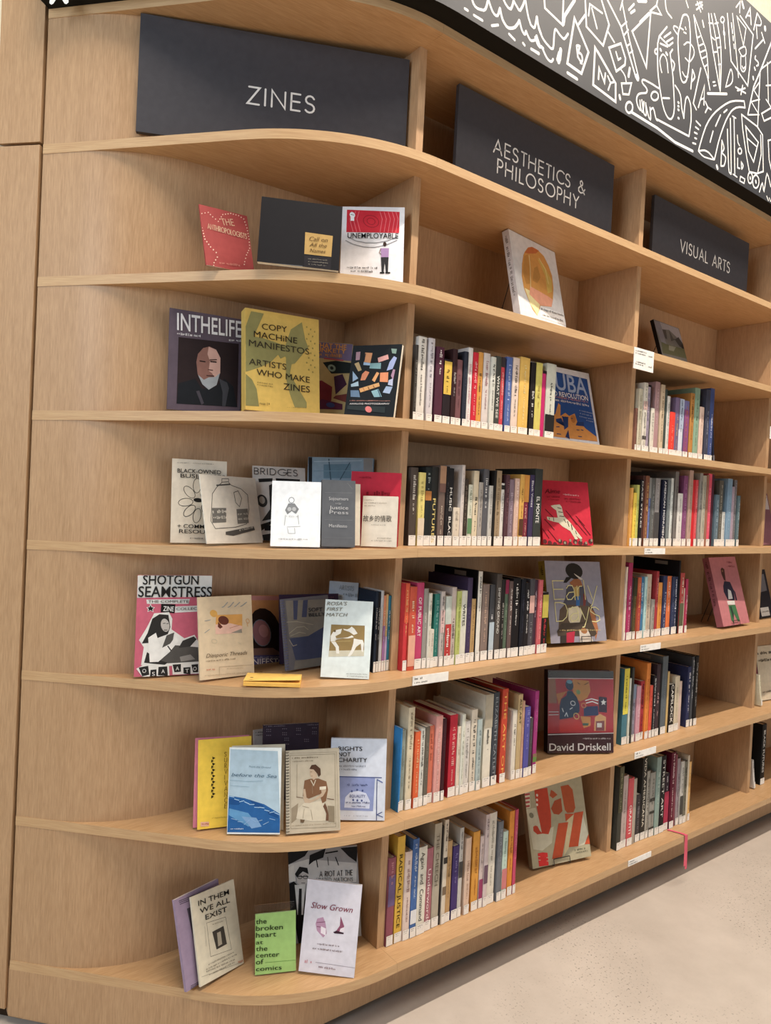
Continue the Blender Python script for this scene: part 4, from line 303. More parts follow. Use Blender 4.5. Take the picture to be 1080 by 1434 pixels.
ROWS={
"a2":[2,0,0.062,[[12.2,9.6,188,"#46413c",{"tc":"#8a857c","tr":[0.2,0.8]}],[22.8,25.1,211,"#dcd7cd",{"tc":"#5a544c","tr":[0.03,0.8]}],[54.9,19.2,212,"#cfcace",{"tc":"#8d8790","tr":[0.05,0.8]}],[79.0,24.5,195,"#552a3c",{"tc":"#e8dcd8","tr":[0.04,0.35]}],[105.2,24.9,168,"#2b2226",{"b":[[0.03,0.52,"#dcb52e"]],"tc":"#5a3d14","tr":[0.15,0.5]}],[133.4,15.5,198,"#3a2224",{"tc":"#b5aba6","tr":[0.3,0.6]}],[151.0,17.8,174,"#7a5054",{"tc":"#5d3b40","tr":[0.2,0.7]}],[172.6,14.2,198,"#2f323e",{"tc":"#454a58","tr":[0.2,0.7]}],[188.2,16.1,211,"#e0dcd8",{"tc":"#d6a0a4","tr":[0.2,0.9]}],[206.4,18.4,202,"#d0122f",{"tc":"#f0a8a8","tr":[0.1,0.8]}],[227.0,16.9,206,"#dd9a34",{"tc":"#6b4a1c","tr":[0.25,0.8]}],[245.7,23.3,207,"#d2c9c4",{"tc":"#a06a70","tr":[0.1,0.7]}],[270.5,16.3,200,"#cfd1c5",{"tc":"#3a3a36","tr":[0.1,0.7]}],[288.2,19.8,205,"#454842",{"t":"WHAT WE SEE","tc":"#dcdacf","tr":[0.25,0.8]}],[309.9,14.4,206,"#d23d48",{"b":[[0,0.13,"#3a3236"]],"tc":"#f0b0a8","tr":[0.2,0.8]}],[330.4,21.5,210,"#5069a8",{"tc":"#b9c4e4","tr":[0.1,0.85]}],[353.9,24.6,212,"#dfc9b9",{"tc":"#4a423c","tr":[0.1,0.75]}],[380.0,37.4,218,"#e2b54a",{"tc":"#f0dc98","tr":[0.1,0.85]}],[425.1,20.0,210,"#26201f",{"tc":"#e0dcd4","tr":[0.38,0.72]}],[446.7,26.0,213,"#d0c353",{"tc":"#b59a3a","tr":[0.3,0.6]}],[474.0,15.5,194,"#c81568",{"nl":1,"b":[[0,0.04,"#2a1a22"]]}],[491.6,39.2,218,"#c6c7b7",{"b":[[0.66,1,"#262422"]],"tc":"#35332e","tr":[0.25,0.68]}]]],
"a3":[3,0,0.062,[[19.6,22.4,192,"#51463f",{"tc":"#d8d0c4","tr":[0.1,0.6]}],[44.3,20.1,181,"#e0cf6e",{"b":[[0.62,1,"#dccbb0"]],"tc":"#a89a50","tr":[0.1,0.6]}],[65.7,19.8,195,"#24292a",{"b":[[0.3,0.42,"#b5742c"]],"tc":"#9aa39f","tr":[0.05,0.28]}],[86.4,21.0,198,"#2d2d2b",{"t":"FUTURES","tc":"#d8c36a","tr":[0.4,0.96]}],[109.9,20.4,202,"#6e5c53",{"b":[[0,0.22,"#ab8262"],[0.22,0.33,"#7b5a50"]],"tc":"#bfae9c","tr":[0.5,0.85]}],[132.2,9.4,201,"#1f1d1f",{"tc":"#4b494b","tr":[0.2,0.7]}],[142.5,18.0,198,"#252426",{"t":"MUSIC  BLACK","tc":"#e4e2dc","tr":[0.25,0.95]}],[161.5,21.5,99,"#d4c7b2",{"tc":"#a89c8a","tr":[0.1,0.6]}],[184.3,10.4,209,"#d6cac2",{"tc":"#b9aea8","tr":[0.1,0.7]}],[195.6,17.3,173,"#40362f",{"tc":"#7d6d60","tr":[0.1,0.7]}],[214.6,15.2,160,"#d2d3bf",{"b":[[0.55,0.8,"#5f8a5e"]],"tc":"#7e8a6a","tr":[0.05,0.5]}],[231.2,17.8,197,"#d9c9a8",{"tc":"#2f2a22","tr":[0.35,0.8]}],[250.3,14.9,168,"#a7a098",{"tc":"#7c766f","tr":[0.1,0.7]}],[267.5,18.9,204,"#5b5b60",{"tc":"#e0dfdc","tr":[0.1,0.5]}],[287.8,14.2,161,"#bdbab2",{"tc":"#8f8b84","tr":[0.1,0.7]}],[302.4,8.4,202,"#23201e",{"nl":1}],[312.0,21.8,203,"#a68f6f",{"tc":"#7d6748","tr":[0.1,0.9]}],[335.0,13.1,170,"#d6d3cc",{"b":[[0.03,0.1,"#2a2826"]],"tc":"#8a8782","tr":[0.15,0.6]}],[349.3,14.0,194,"#54353c",{"tc":"#8c6068","tr":[0.1,0.7]}],[364.6,19.2,182,"#84707e",{"tc":"#b9a8b4","tr":[0.2,0.8]}],[386.3,17.7,186,"#d6b09c",{"tc":"#f0dcd0","tr":[0.05,0.8]}],[404.8,16.6,198,"#dba63e",{"b":[[0.62,0.85,"#5b3a26"]],"tc":"#7a5a1c","tr":[0.2,0.6]}],[424.0,19.4,198,"#842c40",{"b":[[0,0.38,"#d9922f"]],"tc":"#d8a090","tr":[0.42,0.85]}],[444.8,17.9,199,"#40365a",{"t":"Black Voices","tc":"#e4e0ea","tr":[0.08,0.45],"plain":1}],[465.4,31.1,218,"#3a3f3c",{"t":"EL MONTE","tc":"#e8e8e2","tr":[0.36,0.7]}]]],
"a4":[4,0,0.052,[[12.2,12.6,214,"#cf2c33",{"b":[[0,0.45,"#e0562f"]],"tc":"#e8bc70","tr":[0.08,0.6]}],[25.8,21.2,205,"#cc4f33",{"nl":1,"b":[[0.58,0.95,"#e3a58a"]],"tc":"#ecd2a8","tr":[0.17,0.56]}],[49.2,22.2,214,"#c4386a",{"t":"OF PUBLIC ART","tc":"#f2e2e4","tr":[0.17,0.62]}],[72.6,13.8,199,"#949088",{"tc":"#cfcac0","tr":[0.3,0.5]}],[87.4,9.4,187,"#d6d2c2",{"tc":"#8e8a7c","tr":[0.1,0.7]}],[97.4,10.8,96,"#d9d0c0",{"tc":"#a9a090","tr":[0.1,0.6]}],[109.2,16.5,184,"#23776d",{"tc":"#7fb0a8","tr":[0.05,0.8]}],[126.6,12.6,190,"#bbb0aa",{"b":[[0.25,0.55,"#d8b4b0"]],"tc":"#5b5552","tr":[0.05,0.8]}],[142.9,20.2,177,"#bcc6bc",{"b":[[0.4,0.95,"#ba3230"]],"tc":"#f0e4da","tr":[0.46,0.93]}],[164.5,15.7,199,"#c2b2a8",{"tc":"#5c4c46","tr":[0.4,0.9]}],[180.9,14.5,189,"#b2bb5e",{"tc":"#7d8a38","tr":[0.1,0.8]}],[196.4,20.3,189,"#d4d4c4",{"t":"WRITES","tc":"#2b2b28","tr":[0.18,0.48]}],[218.4,16.6,222,"#443858",{"tc":"#5d5074","tr":[0.3,0.8]}],[235.8,14.3,166,"#ba965c",{"tc":"#8f6e3c","tr":[0.1,0.8]}],[251.2,4.0,240,"#171517",{"nl":1,"st":1}],[255.8,14.5,238,"#dedbd0",{"tc":"#45423e","tr":[0.06,0.45]}],[274.7,25.0,203,"#86736a",{"tc":"#c9a890","tr":[0.1,0.75]}],[303.9,18.0,201,"#45464a",{"b":[[0.5,0.95,"#aebfcb"]],"tc":"#dcdcdc","tr":[0.4,0.5]}],[323.8,18.7,230,"#544c46",{"t":"SHIFTING GROUND","tc":"#dcd8d0","tr":[0.16,0.7]}],[343.5,13.1,215,"#2a2624",{"tc":"#b9b2a8","tr":[0.3,0.75]}],[357.6,13.2,213,"#566a56",{"b":[[0,0.18,"#8a2448"]],"tc":"#86987f","tr":[0.3,0.8]}],[371.7,13.8,209,"#66524e",{"tc":"#e6dcd4","tr":[0.1,0.7]}],[386.5,29.0,217,"#1e1b1d",{"tc":"#dedad4","tr":[0.05,0.6]}],[419.1,17.3,214,"#1c1d25",{"tc":"#3a3c4c","tr":[0.2,0.7]}],[437.9,17.0,203,"#232023",{"tc":"#d8d4d0","tr":[0.1,0.7]}],[455.9,19.8,213,"#4d4a50",{"b":[[0.22,0.45,"#d4a49a"]],"tc":"#88848a","tr":[0.55,0.9]}],[477.3,13.7,209,"#46303f",{"tc":"#c9b0bc","tr":[0.15,0.5]}],[492.0,17.0,209,"#cc5b62",{"tc":"#e8a8a0","tr":[0.2,0.8]}],[510.6,24.8,173,"#221c1c",{"b":[[0.04,0.42,"#bfae35"]],"tc":"#c92f38","tr":[0.44,0.95]}]]],
"a5":[5,0,0.045,[[12.2,4.1,205,"#1580c4",{"tc":"#5cacdd","tr":[0.3,0.8]}],[17.6,13.6,198,"#8f9a92",{"tc":"#75807a","tr":[0.2,0.7]}],[34.8,18.7,252,"#d6c8a8",{"tc":"#8a7a60","tr":[0.05,0.8]}],[58.1,16.0,189,"#e05c22",{"tc":"#f0c080","tr":[0.1,0.8]}],[75.2,13.8,195,"#d0d0c6",{"tc":"#35332e","tr":[0.03,0.72]}],[90.3,13.6,196,"#665e52",{"tc":"#8a8272","tr":[0.2,0.7]}],[105.0,17.6,195,"#d87052",{"tc":"#a84c34","tr":[0.1,0.45]}],[123.9,21.7,218,"#d8968e",{"tc":"#e8bcb4","tr":[0.1,0.9]}],[147.0,11.3,209,"#3f1c25",{"tc":"#5c2c38","tr":[0.2,0.7]}],[176.1,25.3,212,"#bf1832",{"tc":"#e8a49c","tr":[0.15,0.85],"th":1}],[202.9,11.0,179,"#dccdb8",{"tc":"#b5a890","tr":[0.1,0.7]}],[214.7,11.8,210,"#d4d6c6",{"tc":"#a0a290","tr":[0.2,0.8]}],[227.6,19.8,189,"#d2cdc6",{"tc":"#9c978f","tr":[0.1,0.8]}],[250.4,20.9,216,"#d4c8b4",{"tc":"#46413a","tr":[0.12,0.9]}],[272.4,15.4,188,"#a8b8b6",{"tc":"#78888a","tr":[0.15,0.9]}],[299.2,29.0,249,"#dcd6c4",{"b":[[0,0.36,"#b0a690"]],"tc":"#3b372f","tr":[0.38,0.62]}],[330.5,21.2,252,"#41464d",{"t":"ELIZABETH CATLETT","tc":"#8e959c","tr":[0.05,0.95]}],[363.9,21.6,257,"#c83f22",{"t":"THE ART OF","tc":"#f0b040","tr":[0.04,0.9],"plain":1}],[408.6,16.3,192,"#d8d0c0",{"tc":"#4b463e","tr":[0.2,0.5]}],[426.1,17.2,235,"#bda271",{"t":"ALL ART","tc":"#463a28","tr":[0.05,0.35]}],[444.1,8.5,215,"#c2957b",{"tc":"#9a7058","tr":[0.2,0.6]}],[453.8,20.4,197,"#5250a0",{"tc":"#8f8ccc","tr":[0.05,0.6]}],[475.9,12.4,163,"#4a464a",{"tc":"#6d686c","tr":[0.2,0.6]}],[497.8,15.5,235,"#a42f7a",{"b":[[0.76,0.8,"#8a6a52"],[0.8,0.86,"#5d8a3a"]],"tc":"#c06aa0","tr":[0.1,0.5]}]]],
"a6":[6,0,0.062,[[12.2,20.8,219,"#93505f",{"b":[[0.2,0.55,"#6f5a86"]],"tc":"#c98a90","tr":[0.05,0.3]}],[36.5,23.4,266,"#deb122",{"t":"RADICAL JUSTICE","tc":"#3a3016","tr":[0.17,0.86]}],[60.9,20.7,223,"#dcc7bc",{"tc":"#a8837a","tr":[0.1,0.8]}],[83.0,19.2,250,"#426aa8",{"b":[[0.72,0.86,"#dcdfe2"]],"tc":"#c6d4e8","tr":[0.05,0.6]}],[103.3,27.1,224,"#dcd8c8",{"t":"Again  and  Command","tc":"#403c34","tr":[0.06,0.84],"plain":1}],[131.4,22.0,213,"#ac6672",{"t":"Underwords","tc":"#ecd4d4","tr":[0.25,0.9]}],[156.8,23.9,270,"#b0a692",{"t":"THE CHEECH","tc":"#746a58","tr":[0.1,0.6]}],[183.7,4.2,259,"#322e2c",{"nl":1}],[189.0,12.9,274,"#d6c9b4",{"b":[[0.36,0.42,"#3a3632"],[0.64,0.72,"#7a6650"]],"tc":"#54493c","tr":[0.04,0.3]}],[203.1,16.9,214,"#ba9460",{"tc":"#9a7644","tr":[0.2,0.7]}],[223.9,21.4,195,"#463671",{"tc":"#8478b0","tr":[0.1,0.5]}],[246.5,13.4,239,"#c0beb8",{"b":[[0.38,0.56,"#4a4846"]],"tc":"#6a6862","tr":[0.05,0.36]}],[269.0,18.8,206,"#dabca4",{"tc":"#b08a74","tr":[0.3,0.8]}],[296.6,24.4,215,"#da9722",{"tc":"#b56f14","tr":[0.2,0.8]}],[324.4,13.9,197,"#d2bfba",{"b":[[0.6,0.9,"#9a3a66"]],"tc":"#a4908c","tr":[0.1,0.5]}],[339.3,14.7,254,"#cdbcbc",{"b":[[0.55,0.75,"#6d5264"]],"tc":"#4a3c40","tr":[0.05,0.25]}],[356.1,28.1,252,"#dbd5c6",{"tc":"#a49c8a","tr":[0.05,0.8]}],[390.1,17.3,223,"#71767d",{"tc":"#9ca1a8","tr":[0.1,0.5]}],[408.9,19.3,190,"#bcd4c5",{"b":[[0.55,0.85,"#d07a7c"]],"tc":"#8aa898","tr":[0.1,0.5]}],[436.1,19.3,240,"#e08c14",{"tc":"#b56a0e","tr":[0.3,0.7]}],[458.7,12.1,240,"#c8456a",{"tc":"#e08aa0","tr":[0.1,0.6]}]]],
"b2":[2,1,0.062,[[926.2,9.9,142,"#84594a",{"tc":"#5c3a30","tr":[0.1,0.9]}],[937.5,20.3,206,"#c4bca2",{"tc":"#8f8870","tr":[0.1,0.9]}],[959.2,21.5,228,"#d2ccbc",{"b":[[0.26,0.38,"#c9a59c"],[0.75,0.8,"#4a4440"]],"tc":"#8f8a80","tr":[0.05,0.9]}],[982.1,18.8,218,"#a296aa",{"tc":"#7c7084","tr":[0.1,0.8]}],[1001.9,5.8,226,"#2c2729",{"nl":1}],[1008.7,19.6,152,"#d6d0c0",{"tc":"#a8a294","tr":[0.1,0.7]}],[1029.7,25.7,241,"#ad8789",{"tc":"#c9a8a8","tr":[0.1,0.6]}],[1058.0,22.6,235,"#c8b292",{"b":[[0.95,1,"#5a4632"]],"tc":"#7a6648","tr":[0.1,0.8]}],[1082.1,12.7,223,"#434c46",{"tc":"#6a736c","tr":[0.1,0.7]}],[1096.3,17.4,202,"#d0cec6",{"tc":"#9c9a92","tr":[0.1,0.8]}],[1115.2,31.6,152,"#e8331f",{"tc":"#f08a70","tr":[0.3,0.8]}],[1148.4,25.2,204,"#746284",{"tc":"#c0a87a","tr":[0.3,0.9]}],[1175.2,25.6,203,"#ccd2de",{"b":[[0,0.5,"#a8b4cc"]],"tc":"#3e4660","tr":[0.03,0.55]}],[1202.4,30.3,200,"#706a9c",{"b":[[0.15,0.9,"#8a4a7a"]],"tc":"#c06a50","tr":[0.1,0.9]}],[1240.8,24.8,231,"#bd8030",{"tc":"#33261a","tr":[0.05,0.7]}],[1267.2,31.8,253,"#86a68b",{"tc":"#4f6a55","tr":[0.15,0.8]}],[1301.9,28.3,191,"#dabcaa",{"tc":"#c09a88","tr":[0.1,0.7]}],[1335.9,26.5,256,"#424455",{"tc":"#8a8ca0","tr":[0.3,0.8]}],[1364.2,26.9,264,"#3f4f84",{"tc":"#c6cce4","tr":[0.35,0.95]}]]],
"b3":[3,1,0.062,[[926.2,11.2,187,"#e6a640",{"tc":"#c07a20","tr":[0.2,0.8]}],[938.7,15.3,172,"#eacb24",{"tc":"#b89a14","tr":[0.2,0.8]}],[955.2,13.6,198,"#c2c65c",{"tc":"#8f943a","tr":[0.2,0.8]}],[970.7,14.3,215,"#1f1c1e",{"t":"DAZE STYLES","tc":"#e4e2dc","tr":[0.02,0.72]}],[986.3,11.3,230,"#53342f",{"nl":1}],[998.8,20.3,230,"#86533a",{"tc":"#d8b060","tr":[0.1,0.9]}],[1021.0,12.8,225,"#7488c8",{"b":[[0,0.3,"#8a8a88"]],"tc":"#4a5890","tr":[0.3,0.9]}],[1035.0,21.3,224,"#626462",{"tc":"#9a9c9a","tr":[0.1,0.8]}],[1061.5,26.8,226,"#95908f",{"b":[[0.5,0.95,"#4c4a4a"]],"tc":"#c4bfbe","tr":[0.05,0.45]}],[1100.9,24.7,223,"#20243a",{"t":"AMERICAN MONUMENTS","tc":"#e8e8ea","tr":[0.02,0.96]}],[1131.7,17.6,224,"#747c7e",{"tc":"#a4acac","tr":[0.3,0.7]}],[1151.3,15.0,231,"#d0d7d3",{"tc":"#9aa29e","tr":[0.2,0.8]}],[1174.6,19.4,255,"#77726e",{"tc":"#55504c","tr":[0.2,0.8]}],[1196.1,33.0,182,"#dbd9d3",{"tc":"#b0aea8","tr":[0.1,0.8]}],[1231.1,24.9,244,"#884a78",{"tc":"#b880a8","tr":[0.1,0.9]}],[1258.9,23.8,265,"#b99888",{"tc":"#a08070","tr":[0.2,0.8]}],[1284.2,21.2,233,"#d61522",{"nl":1}],[1306.8,17.0,234,"#e0444e",{"tc":"#f0a8a0","tr":[0.1,0.8]}],[1326.0,17.9,259,"#93928c",{"tc":"#6c6b66","tr":[0.1,0.8]}],[1345.4,23.3,252,"#b1ab98",{"tc":"#8a8472","tr":[0.1,0.8]}],[1370.9,15.2,256,"#9c6752",{"nl":1}],[1387.7,23.8,261,"#e64e68",{"tc":"#f09aa8","tr":[0.2,0.8]}],[1413.0,17.1,260,"#522836",{"nl":1}],[1437.8,27.5,188,"#5c727f",{"tc":"#a8bcc8","tr":[0.1,0.9]}],[1466.9,27.9,241,"#5e594e",{"tc":"#b0ab9c","tr":[0.05,0.9]}],[1496.4,22.6,127,"#d1d3ce",{"tc":"#a4a6a2","tr":[0.1,0.7]}],[1520.6,32.7,251,"#7797b0",{"tc":"#9cb8cc","tr":[0.2,0.8]}],[1554.9,19.9,223,"#a491a0",{"tc":"#c4b4c0","tr":[0.1,0.8]}],[1576.5,20.1,249,"#716d70",{"tc":"#a8a4a6","tr":[0.05,0.9]}],[1598.2,18.6,191,"#5c7277",{"tc":"#a4b8bc","tr":[0.1,0.8]}]]],
"b4":[4,1,0.066,[[926.2,9.0,237,"#e2d0be",{"tc":"#bfae9c","tr":[0.2,0.8]}],[936.8,20.9,250,"#ac285f",{"tc":"#e0a8c0","tr":[0.3,0.9]}],[960.5,10.8,202,"#41303a",{"tc":"#7a6670","tr":[0.3,0.8]}],[972.4,16.1,201,"#554a2c",{"b":[[0,0.3,"#3a3a26"]],"tc":"#8a7a44","tr":[0.3,0.9]}],[990.5,18.2,202,"#c65f36",{"b":[[0.25,0.9,"#b44038"]],"tc":"#e8a050","tr":[0.1,0.9]}],[1010.4,18.8,203,"#3478a6",{"tc":"#c8e0ec","tr":[0.1,0.6]}],[1030.5,13.2,203,"#aed6d4",{"tc":"#7aa8a8","tr":[0.2,0.8]}],[1044.9,28.0,210,"#cab8a2",{"tc":"#a08c78","tr":[0.2,0.9]}],[1074.6,17.3,126,"#a19c93",{"tc":"#7a756e","tr":[0.2,0.9]}],[1093.3,15.8,220,"#a8323a",{"tc":"#e0a098","tr":[0.1,0.55]}],[1111.2,22.4,181,"#e0922f",{"tc":"#b86a18","tr":[0.2,0.8]}],[1140.2,23.2,203,"#383e64",{"tc":"#c4c8dc","tr":[0.25,0.85]}],[1165.1,27.1,201,"#e07030",{"tc":"#f2e0cc","tr":[0.1,0.6]}],[1194.0,13.5,199,"#323c5c",{"tc":"#6a7494","tr":[0.2,0.8]}],[1209.2,20.8,198,"#2e3756",{"tc":"#dce0ec","tr":[0.05,0.95]}],[1231.4,7.8,254,"#1d1b1e",{"nl":1,"st":1}],[1241.5,25.3,211,"#b84842",{"b":[[0.5,0.92,"#5c5f44"]],"tc":"#e6dcc0","tr":[0.08,0.5]}],[1268.2,8.4,157,"#dacbb6",{"nl":1}],[1277.9,15.0,189,"#b03054",{"tc":"#e8b8c4","tr":[0.3,0.8]}]]],
"b5":[5,1,0.066,[[945.8,27.8,248,"#42798a",{"b":[[0,0.6,"#e0d322"]],"tc":"#5a5a1c","tr":[0.1,0.55]}],[974.5,9.1,215,"#d0d4c6",{"tc":"#9aa098","tr":[0.2,0.8]}],[987.2,10.5,249,"#43433f",{"nl":1}],[999.1,18.4,190,"#9090a2",{"b":[[0,0.25,"#7c8ca4"]],"tc":"#6a6a7c","tr":[0.3,0.9]}],[1020.3,22.8,183,"#cc93a2",{"tc":"#e8c0c8","tr":[0.2,0.8]}],[1045.4,21.7,196,"#ac2f38",{"tc":"#3a1418","tr":[0.05,0.95]}],[1069.0,12.4,255,"#e8861e",{"tc":"#c0600c","tr":[0.2,0.9]}],[1082.4,9.1,254,"#d87c1c",{"tc":"#a85a10","tr":[0.2,0.7]}],[1093.4,16.4,177,"#e25038",{"tc":"#a83420","tr":[0.2,0.8]}],[1112.2,16.1,209,"#262226",{"tc":"#e0e0e0","tr":[0.05,0.9]}],[1130.7,21.2,245,"#413138",{"tc":"#d0a4a4","tr":[0.38,0.72]}],[1153.9,9.4,244,"#202022",{"nl":1}],[1165.3,31.1,268,"#5d676e",{"st":1,"tc":"#78828a","tr":[0.3,0.8]}],[1198.4,10.7,213,"#c8a866",{"nl":1}],[1211.1,31.3,166,"#221e1c",{"t":"CAPSLOCK","tc":"#f0ece2","tr":[0.0,0.8]}],[1245.5,28.2,191,"#ccbea2",{"tc":"#b0a288","tr":[0.2,0.8]}],[1275.2,19.5,169,"#d2b8aa",{"nl":1}],[1327.9,20.6,216,"#2e3358",{"tc":"#dcdce6","tr":[0.1,0.75]}],[1351.7,15.9,250,"#41444a",{"tc":"#d0d0d4","tr":[0.05,0.6]}],[1370.3,21.5,251,"#1e1c1d",{"tc":"#b0a8a0","tr":[0.1,0.75]}]]],
"b6":[6,1,0.06,[[939.9,22.2,272,"#43423a",{"b":[[0,0.55,"#55523a"]],"tc":"#a8a478","tr":[0.08,0.5]}],[963.9,29.5,237,"#bba7a1",{"tc":"#9a8680","tr":[0.2,0.8]}],[994.9,28.6,224,"#d24e56",{"t":"GRAFFITI","tc":"#f6e4e0","tr":[0.4,0.82]}],[1024.9,17.4,217,"#ada292",{"nl":1}],[1044.7,26.4,157,"#3f3a3d",{"tc":"#8a8488","tr":[0.1,0.8]}],[1073.0,26.2,276,"#35322d",{"t":"VIDA AMERICANA","tc":"#dcd4c0","tr":[0.0,0.84]}],[1100.2,16.5,228,"#a39f93",{"tc":"#4c483f","tr":[0.1,0.9]}],[1118.3,28.9,219,"#96938a",{"b":[[0.4,0.45,"#3c3a34"],[0.6,0.64,"#3c3a34"],[0.85,0.9,"#3c3a34"]],"tc":"#5f5c54","tr":[0.1,0.9]}],[1149.2,25.7,267,"#88a097",{"tc":"#c8d4cc","tr":[0.2,0.6]}],[1176.5,27.6,266,"#201e20",{"t":"STREET ART","tc":"#e0dcd4","tr":[0.05,0.8],"plain":1}],[1208.8,27.0,197,"#322430",{"b":[[0.32,0.92,"#b0294c"]],"tc":"#d8ccd0","tr":[0.02,0.3]}],[1239.0,26.9,267,"#62142e",{"tc":"#e8c8c8","tr":[0.02,0.85]}],[1268.1,15.8,254,"#824252",{"nl":1}],[1285.5,18.6,237,"#988a90",{"tc":"#6c5e66","tr":[0.2,0.8]}],[1305.8,19.9,224,"#c2bfb6",{"b":[[0.55,0.85,"#4a4844"]],"tc":"#6c6860","tr":[0.1,0.5]}],[1326.8,17.9,220,"#767364",{"tc":"#3c3a30","tr":[0.1,0.8]}],[1346.4,10.1,239,"#d4c6ac",{"nl":1}],[1358.8,14.8,213,"#e2b266",{"tc":"#c08a3c","tr":[0.2,0.8]}]]]}
